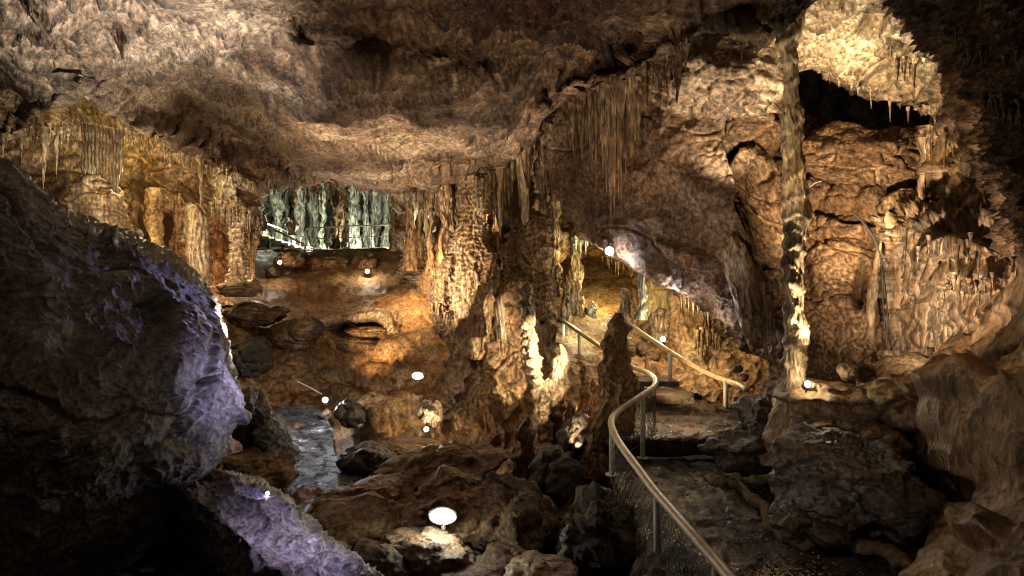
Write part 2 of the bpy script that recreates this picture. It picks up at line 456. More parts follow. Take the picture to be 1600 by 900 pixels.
# stalactite prototypes (unit length, hanging down from the origin)
PROTO = {}
def proto_meshes(key, mat, n=7):
    L = []
    for k in range(n):
        rs = np.random.RandomState(k * 13 + len(key))
        nu, nv = 12, 26
        t = np.linspace(0, 1, nv); ph = np.linspace(0, 2 * math.pi, nu, endpoint=False)
        r = (1 - t) ** rs.uniform(.5, 1.1) * (1 + .12 * np.sin(t * rs.uniform(12, 30) + k)) + .35 * np.exp(-t * 9) + .10 * (1 - t)
        r[-1] = .03
        bx = .25 * np.cumsum(rs.normal(size=nv)) / nv ** .5 * t; by = .25 * np.cumsum(rs.normal(size=nv)) / nv ** .5 * t
        W = np.stack([bx[:, None] + r[:, None] * np.cos(ph), by[:, None] + r[:, None] * np.sin(ph), -t[:, None] + 0 * ph[None]], -1)
        V = W.reshape(-1, 3); q = V * np.array([1.4, 1.4, 4]) + k * 9
        V[:, :2] *= (1 + .28 * fbm(q, 3))[:, None]
        m = mesh_np('stalactite', np.concatenate([V, [[0, 0, .02]], [V[-nu:].mean(0)]]),
                    np.concatenate([gridq(nu, nv, True)[:, [0, 1, 2]], gridq(nu, nv, True)[:, [0, 2, 3]]]), mat)
        me = m.data; bpy.data.objects.remove(m); L.append(me)
    PROTO[key] = L

def fringe(line, n, lmin, lmax, rr, key, label, group, jit=6, jd=.4, name='stalactite', cat='stalactite', power=1.6, seed=0, env=None):
    """n individual stalactites along a polyline of (px,py,D); lengths in px, rr = radius px range"""
    rs = random.Random(seed + int(line[0][0] * 3 + line[0][1]))
    a = np.array(line, float); c = np.concatenate([[0], np.cumsum(np.linalg.norm(np.diff(a[:, :2], axis=0), axis=1))])
    for i in range(n):
        u = (i + rs.uniform(.1, .9)) / n * c[-1]
        x, y, D = [np.interp(u, c, a[:, k]) for k in range(3)]
        D += rs.uniform(-jd, jd); y += rs.uniform(-jit, jit)
        ln = lmin + (lmax - lmin) * rs.random() ** power
        if env: ln *= env(u / c[-1])
        r = rs.uniform(*rr) * (.75 + .4 * ln / lmax)
        o = bpy.data.objects.new(name, rs.choice(PROTO[key])); COL.objects.link(o)
        o.location = P(x, y - 3, D); s = D / F
        o.scale = (r * s, r * s * rs.uniform(.8, 1.2), ln * s); o.rotation_euler = (0, 0, rs.uniform(0, 6.28))
        tag(o, label, cat, group)

for k_, m_ in (('flow', 'flow'), ('warm', 'warm'), ('white', 'white'), ('dark', 'rock'), ('ceil', 'ceil')):
    proto_meshes(k_, M[m_])
# ================================================================== THE CAVE
# ---- main ceiling -------------------------------------------------
lipx = [-300, 0, 60, 120, 180, 250, 330, 400, 470, 560, 650, 720, 790, 830, 880, 940, 1000, 1040, 1090, 1150, 1200, 1240, 1320]
lipy = [255, 232, 178, 148, 185, 222, 255, 288, 300, 292, 290, 283, 262, 218, 165, 135, 112, 88, 55, 36, 52, 30, -40]
def build_ceiling():
    nu, nvis = 640, 300
    xs = np.linspace(-300, 1320, nu)
    ly = pchip(np.array(lipx, float), np.array(lipy, float), xs)
    q1 = np.stack([xs / 42, xs * 0, xs * 0], 1); ly = ly + 9 * fbm(q1, 4, .6)
    rows = []
    vv = np.linspace(0, 1, nvis)
    def zc(x, y):
        z = 4.0 - .55 * smooth(500, -100, x) * smooth(0, 240, y)
        z = z - .35 * smooth(0, 1, (y - (40 + .16 * (x - 560))) / 60) * smooth(1050, 700, x) * smooth(330, 480, x)     # lower slab
        z = z + .30 * np.exp(-((y - (150 + .42 * (x - 250))) / 55) ** 2) * smooth(120, 200, x) * smooth(480, 400, x)
        return z
    for v in vv:
        y = -420 + (ly + 420) * v
        z = zc(xs, y) - .25 * smooth(.93, 1.0, v)
        rows.append(np.stack([xs, y, z * F / (450 - y)], 1))
    last = rows[-1]; zl = (450 - last[:, 1]) * last[:, 2] / F
    for k in range(1, 14):                                     # the lip turns up and back
        D = last[:, 2] + .18 * k; z = zl + .03 * k * k
        rows.append(np.stack([800 + (last[:, 0] - 800) * last[:, 2] / D, 450 - z * F / D, D], 1))
    R = np.array(rows)
    tints = [(470, 92, 150, 28, (.40, .30, .24), .95), (600, 40, 180, 30, (.5, .40, .32), .9), (900, 40, 260, 44, (.42, .34, .28), .95), (760, 10, 200, 30, (.5, .4, .33), .8),  # shade of the ceiling steps painted in; diagonal band also dark pitted rock
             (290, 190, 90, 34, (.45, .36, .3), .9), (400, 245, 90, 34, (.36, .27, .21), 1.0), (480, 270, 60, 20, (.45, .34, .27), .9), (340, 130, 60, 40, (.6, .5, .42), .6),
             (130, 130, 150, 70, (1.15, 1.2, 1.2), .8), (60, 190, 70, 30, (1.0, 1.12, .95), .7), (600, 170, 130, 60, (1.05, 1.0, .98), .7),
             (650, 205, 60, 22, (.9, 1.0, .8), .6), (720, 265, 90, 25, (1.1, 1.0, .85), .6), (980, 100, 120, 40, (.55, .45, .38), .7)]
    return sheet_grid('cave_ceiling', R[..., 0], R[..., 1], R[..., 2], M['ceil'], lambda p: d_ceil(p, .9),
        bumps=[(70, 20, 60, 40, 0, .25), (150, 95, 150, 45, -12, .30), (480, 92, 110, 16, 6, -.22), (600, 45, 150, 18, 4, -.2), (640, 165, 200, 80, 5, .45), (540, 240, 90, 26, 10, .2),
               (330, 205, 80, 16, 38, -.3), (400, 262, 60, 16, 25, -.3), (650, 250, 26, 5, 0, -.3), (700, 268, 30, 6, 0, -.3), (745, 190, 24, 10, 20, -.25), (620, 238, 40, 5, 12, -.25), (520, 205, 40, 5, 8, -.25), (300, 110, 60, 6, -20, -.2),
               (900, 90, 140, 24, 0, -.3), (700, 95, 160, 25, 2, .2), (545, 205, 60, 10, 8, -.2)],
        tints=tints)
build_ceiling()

# ---- far back walls ------------------------------------------------
loft('cave_wall', [[(-500, -50, 30), (400, 100, 40), (1200, 50, 32), (1900, -50, 24)], [(-500, 300, 30), (400, 300, 42), (1200, 320, 34), (1900, 300, 24)],
                   [(-500, 900, 24), (400, 700, 34), (1200, 700, 30), (1900, 900, 20)]], M['dark'], lambda p: d_rock(p, 2), step=7)

# ---- left alcove (lit yellow) ---------------------------------------
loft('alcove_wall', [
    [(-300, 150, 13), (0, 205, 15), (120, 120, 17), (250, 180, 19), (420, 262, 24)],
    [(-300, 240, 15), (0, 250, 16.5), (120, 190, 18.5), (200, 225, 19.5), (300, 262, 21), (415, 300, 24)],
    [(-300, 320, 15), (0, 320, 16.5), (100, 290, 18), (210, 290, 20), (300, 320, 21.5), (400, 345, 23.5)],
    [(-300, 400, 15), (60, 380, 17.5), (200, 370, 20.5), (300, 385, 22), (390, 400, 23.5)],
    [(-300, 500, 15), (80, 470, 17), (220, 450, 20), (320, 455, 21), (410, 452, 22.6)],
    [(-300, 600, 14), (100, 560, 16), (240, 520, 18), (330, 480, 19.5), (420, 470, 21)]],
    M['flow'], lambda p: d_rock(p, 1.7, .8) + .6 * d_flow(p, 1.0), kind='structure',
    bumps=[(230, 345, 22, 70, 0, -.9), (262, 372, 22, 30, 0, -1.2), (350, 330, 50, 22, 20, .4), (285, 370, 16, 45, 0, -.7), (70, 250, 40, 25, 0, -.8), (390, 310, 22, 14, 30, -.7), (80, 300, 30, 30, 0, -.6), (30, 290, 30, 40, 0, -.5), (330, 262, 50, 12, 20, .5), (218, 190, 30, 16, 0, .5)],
    tints=[(225, 250, 50, 50, (1.15, .98, .55), .8), (210, 330, 26, 60, (1.1, .88, .45), .8), (290, 330, 40, 60, (.7, .55, .42), .8), (50, 280, 70, 90, (.38, .34, .33), 1.0), (330, 420, 80, 40, (.8, .55, .35), .8)])  # yellow lamp glow and the dim left side painted into the wall colour
loft('flowstone_mass', [
    [(78, 300, 19), (105, 282, 17.2), (150, 276, 16.7), (182, 290, 17.2), (196, 300, 19)],
    [(74, 330, 19), (95, 322, 16.8), (145, 315, 16.2), (190, 330, 16.8), (204, 335, 19)],
    [(90, 365, 19), (110, 360, 16.6), (155, 360, 16), (196, 365, 16.7), (210, 368, 19)],
    [(110, 420, 19), (125, 420, 16.8), (165, 420, 16.3), (196, 415, 16.8), (208, 410, 19)]], M['flow'],
    lambda p: d_flow(p, 1.0, .06, .26, .36, 2.2), kind='thing', step=1.6, label='wide cream flowstone bulge in stacked scalloped layers beneath the fluted curtain', cat='flowstone')
# fluted curtain of the alcove
t = thing('fluted_curtain', 'tall pale fluted stone curtain hanging in the yellow-lit alcove at far left', 'curtain', P(158, 196, 16.5))
for i in range(12):
    x = 131 + i * 5.2; ln = [88, 82, 84, 78, 70, 74, 66, 78, 92, 100, 104, 70][i]
    lathe('flute', [(x, 192 + i * .9, 4.2), (x + .6, 215, 3.6), (x, 196 + ln * .6, 3.3), (x + .5, 196 + ln, 2.2), (x + .4, 200 + ln + 4, .6)], 16.5 + .09 * abs(i - 4), M['flow'],
          lambda p: .03 * fbm(p * 4, 3), step=1.8, seg=12, parent=None, base='top')
    o = bpy.context.scene.objects[-1] if False else COL.objects[-1]
    o.location = Vector(o.location) - Vector(t.location); o.parent = t

for i, (x, y0, y1, r, D, lab) in enumerate([(68, 205, 292, 6, 15.5, 'longer of two pale tapering stone columns at the dim far left of the alcove'),
                                     (88, 200, 270, 4.5, 15.8, 'shorter slim pale stone column next to a longer one at the far left alcove'),
                                     (314, 222, 322, 5, 19.5, 'long thin ochre stalactite hanging free above the fat ribbed stalagmite of the alcove')]):
    lathe('stalactite', [(x, y0 - 6, r * 1.5), (x, y0 + 15, r), (x + 1, (y0 + y1) / 2, r * .85), (x, y1, r * .35), (x, y1 + 4, .5)], D, M['flow'], lambda p: .05 * flutes(p, 5, .1) + .03 * fbm(p * 5, 2),
          label=lab, cat='stalactite', base='top', step=1.6, seg=16)
lathe('stalagmite', [(300, 317, 6), (304, 322, 13), (308, 345, 17), (309, 390, 17), (310, 430, 16), (311, 452, 15)], 19.6, M['flow'], lambda p: .09 * flutes(p, 6, .12) + .05 * fbm(p * 4, 3),
      label='fat ribbed cream stalagmite standing on the alcove ledge', cat='stalagmite', step=1.5)
lathe('stalagmite', [(281, 302, 3), (282, 320, 8), (280, 360, 12), (278, 410, 16), (276, 455, 20)], 20.3, M['warm'], lambda p: .09 * flutes(p, 5, .15) + .06 * fbm(p * 4, 3),
      label='tall tapering ochre stalagmite right behind the fat ribbed cream one', cat='stalagmite', step=1.6)
lathe('rock_pillar', [(244, 295, 15), (240, 325, 15), (238, 350, 14), (244, 375, 12), (250, 410, 16), (252, 450, 22)], 19, M['warm'], lambda p: .14 * fbm(p * 1.6, 4),
      label='lumpy brown pillar beside the dark hollow of the left alcove', cat='pillar', step=1.8)
lathe('stalagmite', [(218, 358, 2), (219, 368, 5), (219, 385, 6), (221, 400, 7), (222, 420, 9)], 18.3, M['white'], lambda p: .05 * fbm(p * 4, 3),
      label='small brightly lit cream stalagmite in the yellow glow behind the dark boulder', cat='stalagmite', step=1.4)
lathe('stone_column', [(371, 330, 15), (371, 350, 14), (372, 375, 13), (372, 400, 14), (372, 425, 14), (372, 440, 17)], 19.8, M['flow'], lambda p: .10 * tiers(p, .17, .8) + .08 * flutes(p, 6, .2) + .06 * knobs(p, 5),
      label='stubby cream column of stacked ridges on the ledge above the pale rounded rock', cat='column', step=1.3)
lathe('stalactite', [(398, 310, 11), (398, 350, 8), (396, 390, 6.5), (393, 425, 5), (391, 440, 2)], 20.5, M['warm'], lambda p: .07 * flutes(p, 5, .12),
      label='thick ribbed ochre stalactite hanging at the right end of the left alcove', cat='stalactite', base='top', step=1.5)
loft('rock_arch', [
    [(322, 240, 23), (335, 238, 20), (365, 250, 19.5), (400, 280, 20), (418, 305, 22.5)],
    [(318, 270, 23), (332, 265, 19.3), (362, 272, 18.8), (395, 300, 19.3), (414, 325, 22.5)],
    [(322, 305, 23), (338, 300, 19.2), (365, 305, 18.8), (390, 330, 19.3), (412, 345, 22.5)],
    [(328, 330, 24), (340, 325, 20), (368, 328, 19.5), (392, 342, 20), (410, 352, 22.5)]], M['flow'], lambda p: d_rock(p, .7, .4) + .4 * d_flow(p), kind='thing', step=1.6,
    bumps=[(385, 305, 20, 10, 35, -.5)], label='hanging block of cream rock with a fringed lower edge at the right of the alcove', cat='rock')
boulder('boulder', 372, 452, 19, 34, 12, .8, M['rock'], 'low pale rounded rock on the ledge below the stubby ridged column', A=.5)

# ---- far chamber ------------------------------------------------------
loft('chamber_wall', [[(395, 270, 33), (520, 268, 36), (700, 250, 32)], [(400, 330, 34), (520, 330, 37), (720, 330, 33)], [(400, 388, 33), (520, 386, 36), (720, 400, 31)], [(400, 395, 30), (520, 390, 30), (720, 430, 27)]],
     M['white'], lambda p: d_flow(p, 3.2, .2, .2, 1.6, 1.0) + .4 * d_rock(p, 2, 1), step=2, tints=[(520, 330, 200, 90, (.38, .36, .30), 1.0)])
cols = [(432, 300, 372, 8, 33), (446, 300, 372, 6, 34), (468, 298, 380, 9, 33.5), (490, 300, 384, 7, 34), (504, 300, 384, 5, 32.5), (527, 298, 388, 9, 30.8), (553, 300, 387, 9, 32), (572, 300, 386, 6, 33), (588, 300, 386, 10, 34), (604, 300, 386, 6, 33)]
clab = ['leftmost pale flowstone column in the bright far chamber above the stair', 'slim pale column just right of the leftmost one in the far chamber', 'broad greenish white column at the head of the far stair',
        'pale column in the left middle of the far chamber', 'thinnest pale column left of the dark column in the far chamber', 'dark silhouetted column standing near the far chamber railing',
        'ochre grey column immediately right of the dark silhouetted column', 'narrow grey column in the right half of the far chamber', 'widest white flowstone column at the back of the far chamber', 'pale slim column at the right end of the far chamber railing']
for (x, y0, y1, r, D), lb in zip(cols, clab):
    lathe('flowstone_column', [(x, y0 - 20, r * 1.6), (x, y0 + 8, r * 1.1), (x + 1, (y0 + y1) / 2, r * .85), (x, y1 - 15, r * 1.05), (x, y1 + 8, r * 1.5)], D, M['rock' if 'dark' in lb and 'left of' not in lb and 'right of' not in lb else 'white'],
          lambda p: .16 * flutes(p, 3, .12) + .14 * fbm(p * 1.2, 3), label=lb, cat='column', step=1.5)
for (x, y0, y1, r, D, lb) in [(618, 288, 392, 7, 28.5, 'ochre column closing the right end of the far chamber railing'), (408, 292, 352, 6, 28.5, 'brown column at the left corner of the far chamber'), (538, 290, 388, 4, 29.9, 'slender brown column beside the dark silhouetted one'), (458, 292, 360, 4, 30.5, 'slender ochre column behind the top of the far stair')]:
    lathe('flowstone_column', [(x, y0 - 20, r * 1.8), (x, y0 + 8, r * 1.2), (x + 1, (y0 + y1) / 2, r * .8), (x, y1 - 15, r * 1.2), (x, y1 + 8, r * 1.7)], D, M['flow'], lambda p: .16 * flutes(p, 3, .12) + .14 * fbm(p * 1.2, 3), label=lb, cat='column', step=1.4)
for (x, y1, r, D, lb) in [(455, 378, 4, 31.5, 'small white stalagmite behind the far stair railing'), (520, 384, 3, 32, 'thin white stalagmite left of the dark far column base'), (580, 384, 4, 31.5, 'short white stalagmite behind the far railing right half'), (560, 386, 3.5, 30.9, 'bright white stalagmite stub between two far chamber columns'), (414, 370, 5, 32, 'white stalagmite at the left edge of the far chamber')]:
    lathe('stalagmite', [(x, y1 - 34, .8), (x, y1 - 22, r * .6), (x + .5, y1 - 8, r), (x, y1 + 3, r * 1.4)], D, M['white'], lambda p: .08 * fbm(p * 3, 3), label=lb, cat='stalagmite', step=1.3)
# platform under the far chamber
loft('chamber_floor', [[(390, 388, 34), (520, 386, 35), (640, 386, 34)], [(392, 391, 29.5), (520, 389, 29.5), (640, 389, 29.5)], [(392, 400, 29.3), (520, 398, 29.3), (640, 400, 29.2)], [(400, 440, 29.2), (520, 440, 29), (640, 440, 29)]],
     M['rock'], lambda p: .1 * fbm(p, 3), step=2.2)

# ---- the main floor: orange hill, ledges and the pit ---------------------
ctrl = [(300, 440, 22), (330, 470, 20.5), (330, 520, 17), (330, 600, 15.5), (330, 680, 13.5), (300, 760, 11.5), (360, 462, 21), (420, 462, 22.5), (380, 520, 19.4), (440, 500, 20.5), (380, 580, 18.3), (450, 570, 18.6),
        (400, 392, 29), (520, 392, 28.6), (640, 392, 28), (700, 392, 27), (430, 430, 26), (520, 425, 26.5), (620, 425, 26), (700, 430, 24), (470, 470, 24), (520, 488, 22.5), (600, 470, 23.5), (660, 480, 22.5), (720, 500, 21),
        (560, 520, 21.5), (520, 560, 20), (620, 560, 19.5), (680, 550, 19.5), (760, 560, 18.5), (560, 600, 18.3), (640, 610, 17.3), (720, 620, 16.8), (500, 610, 19), (450, 620, 18.6), (400, 640, 16.8),
        (520, 660, 17.2), (600, 665, 15.9), (700, 680, 15.3), (450, 690, 15.6), (530, 700, 15.4), (560, 740, 13.8), (640, 710, 14.9), (750, 700, 14.8), (840, 690, 14.8), (400, 720, 14), (450, 760, 13.0),
        (500, 800, 11.6), (640, 780, 12.3), (780, 780, 12.0), (880, 760, 12.6), (900, 680, 14.8), (920, 620, 16.5), (880, 560, 18), (500, 900, 9.2), (640, 900, 9.4), (780, 900, 9.2), (900, 900, 9.4), (960, 800, 11.8),
        (980, 900, 9.2), (500, 1050, 7.2), (900, 1050, 7.2), (1000, 1050, 7.2), (350, 850, 10), (300, 1000, 7.5)]
gx, gy = np.meshgrid(np.arange(290, 1010, 2.4), np.arange(391, 1060, 2.4))
gD = tps(ctrl, gx, gy)
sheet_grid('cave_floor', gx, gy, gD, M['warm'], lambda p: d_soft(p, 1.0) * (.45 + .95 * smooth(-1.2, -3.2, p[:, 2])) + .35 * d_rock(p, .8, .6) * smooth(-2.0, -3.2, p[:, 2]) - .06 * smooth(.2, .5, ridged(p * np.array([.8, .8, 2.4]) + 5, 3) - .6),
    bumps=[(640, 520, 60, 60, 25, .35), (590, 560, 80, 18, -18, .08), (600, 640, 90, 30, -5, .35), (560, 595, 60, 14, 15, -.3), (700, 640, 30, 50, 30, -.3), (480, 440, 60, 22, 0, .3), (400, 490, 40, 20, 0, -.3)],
    tints=[(640, 500, 90, 90, (1.25, 1.2, 1.15), .8), (548, 670, 26, 44, (.18, .15, .13), 1.0), (410, 560, 100, 90, (.38, .32, .28), .95), (430, 700, 100, 60, (.5, .46, .36), .8), (620, 800, 260, 90, (.55, .5, .46), .85), (600, 700, 100, 30, (.5, .42, .38), .8), (900, 720, 90, 90, (.5, .36, .3), .8),  # painted shade dims the left bank, the pit and the lamplit wedge
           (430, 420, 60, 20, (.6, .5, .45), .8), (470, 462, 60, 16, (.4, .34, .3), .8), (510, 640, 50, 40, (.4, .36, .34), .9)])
# overhang ledge with a hollow beneath it
loft('rock_ledge', [[(500, 500, 23), (540, 487, 22.5), (600, 480, 22), (640, 500, 21.5)], [(505, 506, 20.8), (545, 494, 20.4), (590, 487, 20.3), (612, 498, 20.4), (618, 530, 20.3)],
                    [(508, 512, 20.8), (545, 503, 20.5), (582, 497, 20.4), (600, 506, 20.5), (606, 532, 20.4)], [(515, 520, 23), (550, 512, 23), (585, 508, 23), (595, 515, 23), (600, 535, 22.5)]], M['flow'],
     lambda p: d_rock(p, .5, .4), kind='thing', step=1.6, label='pale jagged overhanging ledge above a small dark hollow on the orange slope', cat='ledge')
boulder('boulder', 566, 540, 20.4, 40, 15, .5, M['rock'], 'jagged pale brown rock lying under the overhanging ledge on the slope', A=.9, rot=8)
boulder('boulder', 574, 519, 20.6, 34, 9, .5, M['warm'], 'flat rounded ochre rock wedged inside the hollow of the slope', A=.4)
for a in [(500, 415, 27, 45, 20, 1.2, 'large smooth brown boulder under the far chamber platform', 'warm'), (452, 408, 25.5, 24, 16, .9, 'brown boulder beside the left starry lamp at the foot of the far stair', 'warm'), (430, 425, 25, 16, 14, .7, 'small lit brown rock left of the far stair foot', 'rock'),
          (575, 412, 27, 22, 17, .7, 'boulder lit from below by the lamp under the far platform', 'warm'), (400, 492, 19.4, 50, 20, .8, 'dim brown boulder on the dark bank below the left ledge', 'rock'),
          (470, 520, 19.2, 46, 26, .8, 'dark bulging rock on the bank left of the small hollow', 'rock'), (395, 560, 17.6, 30, 34, .7, 'dark upright rock close behind the violet boulder edge', 'dark')]:
    boulder('boulder', a[0], a[1], a[2], a[3], a[4], a[5], M[a[7]], a[6], A=.9, tints=[(a[0], a[1], 90, 90, (.45, .38, .32) if a[1] > 470 else (.7, .6, .5), .95)])

# wet floor of the pit
gy, gu = np.meshgrid(np.arange(632, 800, 1.4), np.linspace(0, 1, 100), indexing='ij')
gx = (425 + (gy - 632) * .02 - 10 * np.sin(gy / 21)) + gu * (70 + .55 * (gy - 632) + 8 * np.sin(gy / 13))
sheet_grid('wet_floor', gx, gy, tps(ctrl, gx, gy) * .965, M['wet'], lambda p: .02 * (ridged(p * 3.5, 4) - .8) + .01 * fbm(p * 9, 3))

# cone shaped mount and central formations
loft('flowstone_mound', [
    [(742, 452, 19), (765, 440, 17.2), (790, 436, 16.6), (815, 442, 17), (834, 460, 18.6)],
    [(722, 500, 19), (748, 498, 17), (785, 496, 16.2), (818, 500, 16.4), (840, 505, 18)],
    [(695, 560, 19), (725, 560, 16.8), (780, 560, 15.7), (825, 560, 15.8), (848, 565, 17.4)],
    [(660, 625, 18.2), (695, 628, 16.3), (770, 632, 15.2), (828, 632, 15.2), (856, 630, 16.8)],
    [(620, 680, 17), (665, 690, 15.6), (760, 700, 14.7), (828, 700, 14.7), (866, 690, 16)],
    [(600, 715, 16), (650, 730, 15), (755, 740, 14.2), (830, 740, 14.3), (880, 725, 15.4)]], M['warm'],
    lambda p: .15 * flutes(p, 1.4, .16) + .06 * flutes(p, 4, .2) + .16 * fbm(p * .8, 4) + .02 * fbm(p * 8, 3), kind='thing', step=1.9,
    label='big dark orange cone of flowstone spreading down behind the brightly lit beaded stalagmite', cat='flowstone', tints=[(745, 620, 170, 170, (.46, .38, .33), 1.0)])
# brightly lit beaded stalagmite
lathe('stalagmite', [(823, 440, 3), (824, 446, 7), (822, 455, 8), (823, 468, 7), (822, 478, 9), (825, 488, 7), (824, 500, 10), (826, 512, 10), (828, 528, 12), (828, 545, 12), (832, 560, 14), (832, 575, 14), (836, 590, 13), (842, 605, 12), (846, 640, 13), (848, 690, 16)], 14.0, M['flow'],
      lambda p: .13 * knobs(p, 5) + .05 * tiers(p, .21, 1.4) + .05 * fbm(p * 5, 3), label='tall beaded stalagmite lit bright cream in the centre of the cave', cat='stalagmite', step=1.2)
lathe('stalagmite', [(876, 538, 1.5), (878, 548, 7), (876, 565, 14), (872, 585, 17), (868, 605, 20), (866, 630, 18), (868, 660, 15), (872, 700, 20)], 14.3, M['flow'],
      lambda p: .10 * fbm(p * 2.6, 4) + .11 * knobs(p, 4), label='blunt horn shaped cream stalagmite leaning right beside the beaded one', cat='stalagmite', step=1.3)
for i, (x, y0, y1, r, lb) in enumerate([(853, 598, 690, 8, 'dripping bright cream spur below the beaded stalagmite'), (888, 632, 712, 5, 'thin dark spike right of the lit dripping spurs'), (872, 640, 698, 5, 'short dark spike between the lit spurs'),
                                       (893, 625, 670, 9, 'stubby cream knob at the right foot of the horn shaped stalagmite'), (938, 600, 655, 5, 'slender orange stalagmite glowing by the dark pit wall'), (912, 570, 650, 6, 'dull orange spire in the hollow behind the lit spurs'),
                                       (926, 590, 660, 4, 'low orange spire just left of the slender glowing one'), (906, 640, 672, 6, 'small red brown stump under the dull orange spire')]):
    lathe('stalagmite', [(x, y0, 1), (x, y0 + 8, r * .7), (x + 1, (y0 + y1) / 2, r * .9), (x, y1, r * 1.3)], 14.1 + .25 * (i % 3) + (1.0 if x > 900 else 0), M['flow' if i in (0, 3) else 'warm'], lambda p: .07 * fbm(p * 4, 3), label=lb, cat='stalagmite', step=1.3)
lathe('stalagmite', [(782, 460, 2), (780, 468, 6), (781, 485, 7), (782, 505, 7), (784, 518, 6), (785, 530, 7)], 15.2, M['flow'], lambda p: .04 * flutes(p, 6, .2), label='smooth pale stub standing on the shoulder of the orange cone', cat='stalagmite', step=1.2)
lathe('stalagmite', [(768, 452, 2), (764, 470, 9), (757, 500, 14), (752, 530, 18), (748, 560, 20)], 16.2, M['warm'], lambda p: .1 * flutes(p, 4, .2) + .05 * fbm(p * 4, 2), label='dark brown pointed stalagmite left of the smooth pale stub', cat='stalagmite', step=1.4)
lathe('stalagmite', [(742, 492, 2), (742, 505, 6), (741, 525, 8), (738, 560, 12)], 16.6, M['dark'], lambda p: .05 * fbm(p * 4, 2), label='small dark spire lowest on the left shoulder of the orange cone', cat='stalagmite', step=1.4)
lathe('stalagmite', [(822, 650, 8), (820, 670, 13), (820, 700, 15), (822, 740, 18), (824, 765, 26)], 13.2, M['rock'], lambda p: .1 * flutes(p, 4, .3) + .08 * fbm(p * 2.5, 4), label='dim ribbed stump at the foot of the beaded stalagmite', cat='stalagmite', step=1.4)
lathe('stalagmite', [(965, 488, 4), (968, 505, 12), (966, 535, 17), (968, 570, 22), (965, 620, 30), (950, 680, 34), (940, 740, 40)], 12.9, M['warm'], lambda p: .15 * fbm(p * 1.5, 4) + .05 * flutes(p, 4, .2) + .03 * fbm(p * 6, 3), label='dark blunt stalagmite rising between the two handrails', cat='stalagmite', step=1.5,
      tints=[(960, 560, 30, 40, (.7, .55, .45), .8)])

# ---- centre column wall -------------------------------------------------
loft('flowstone_wall', [
    [(600, 240, 25), (700, 240, 24.5), (800, 230, 22), (900, 240, 20)],
    [(610, 330, 27), (700, 330, 25.5), (800, 330, 23), (880, 330, 21), (900, 330, 21)],
    [(620, 400, 26.5), (660, 400, 23.6), (700, 400, 22.4), (770, 400, 21.2), (800, 400, 20.8), (875, 400, 20.4), (890, 400, 21)],
    [(640, 450, 24.5), (675, 450, 21.6), (700, 450, 21.2), (780, 460, 19.6), (870, 470, 19.4)],
    [(655, 500, 22.8), (690, 500, 20.6), (720, 500, 20), (800, 520, 18.8), (870, 520, 18.6)],
    [(660, 560, 20), (700, 550, 19.4), (740, 550, 18.8), (800, 560, 18), (860, 560, 18)],
    [(650, 650, 17.6), (700, 650, 17.6), (740, 650, 17.4), (800, 650, 17), (860, 650, 17)]], M['flow'], lambda p: d_flow(p, 1.6, .16, .20, .7, 2.2),
    bumps=[(655, 350, 14, 40, 0, -2.2), (800, 330, 26, 60, 5, -1.8), (770, 390, 12, 60, 0, -.8)], tints=[(810, 400, 60, 90, (.75, .6, .45), .7)])
cc = [(640, 292, 410, 7, 23.2, 'first thick amber column left in the central row, next to the far chamber'), (655, 290, 405, 6, 23.8, 'amber column with knobbly base, second of the central row'), (672, 292, 415, 5, 22.8, 'straight slim pale column in the central row'),
      (698, 290, 425, 12, 22.4, 'broad fluted cream column of the central row, above a layered base'), (716, 290, 430, 8, 22.6, 'cream column closely right of the broad fluted one'), (735, 295, 440, 11, 21.8, 'bulky orange brown column in the middle of the central row'),
      (757, 300, 430, 7, 21.9, 'reddish column right of the bulky orange brown one'), (776, 285, 390, 5, 20.8, 'thin hanging column left of the long pale stalactite'), (848, 280, 440, 9, 20.2, 'tall brown tapered column at the right end of the central row'), (868, 300, 450, 7, 20, 'ridged dark column by the greenish wall at right end of the row')]
for (x, y0, y1, r, D, lb) in cc:
    lathe('stone_column', [(x, y0 - 25, r * 1.5), (x - 1, y0 + 10, r), (x + 1, y0 + (y1 - y0) * .4, r * .8), (x, y0 + (y1 - y0) * .7, r * 1.1), (x, y1, r * 1.5), (x, y1 + 14, r * 1.9)], D, M['flow'],
          lambda p: .10 * flutes(p, 4.5, .10) + .07 * tiers(p, .34, 1.6) * smooth(1.8, .8, p[:, 2]) + .09 * knobs(p, 3) + .06 * fbm(p * 2, 3), label=lb, cat='column', step=1.5)
# layered masses
lathe('layered_flowstone', [(742, 285, 26), (740, 330, 24), (736, 375, 34), (732, 415, 42), (728, 450, 47), (728, 480, 49), (726, 505, 49), (728, 535, 52), (725, 575, 66)], 20.6, M['flow'],
      lambda p: d_layer(p, 1.1), depth=.8, label='huge lit tan mass of layered flowstone in the middle of the cave', cat='flowstone', step=1.5)
lathe('layered_flowstone', [(705, 400, 8), (700, 420, 16), (697, 450, 19), (696, 470, 20), (690, 490, 14), (690, 520, 8)], 20.2, M['flow'],
      lambda p: d_layer(p, 1.1), label='narrow fringed tan flowstone on the left flank of the big layered mass', cat='flowstone', step=1.4)
lathe('layered_flowstone', [(830, 330, 12), (828, 350, 30), (824, 385, 38), (822, 415, 40), (824, 445, 42), (826, 500, 44)], 19.2, M['rock'],
      lambda p: d_layer(p, 1.4, 3), depth=.8, label='shadowed brown layered flowstone dome behind the beaded stalagmite', cat='flowstone', step=1.5)
lathe('layered_flowstone', [(770, 395, 10), (770, 425, 18), (772, 450, 22), (774, 480, 24), (775, 520, 26)], 19.3, M['warm'],
      lambda p: d_layer(p, 1.1), label='dark ochre ribbed flowstone wedged between the tan mass and the brown dome', cat='flowstone', step=1.5)
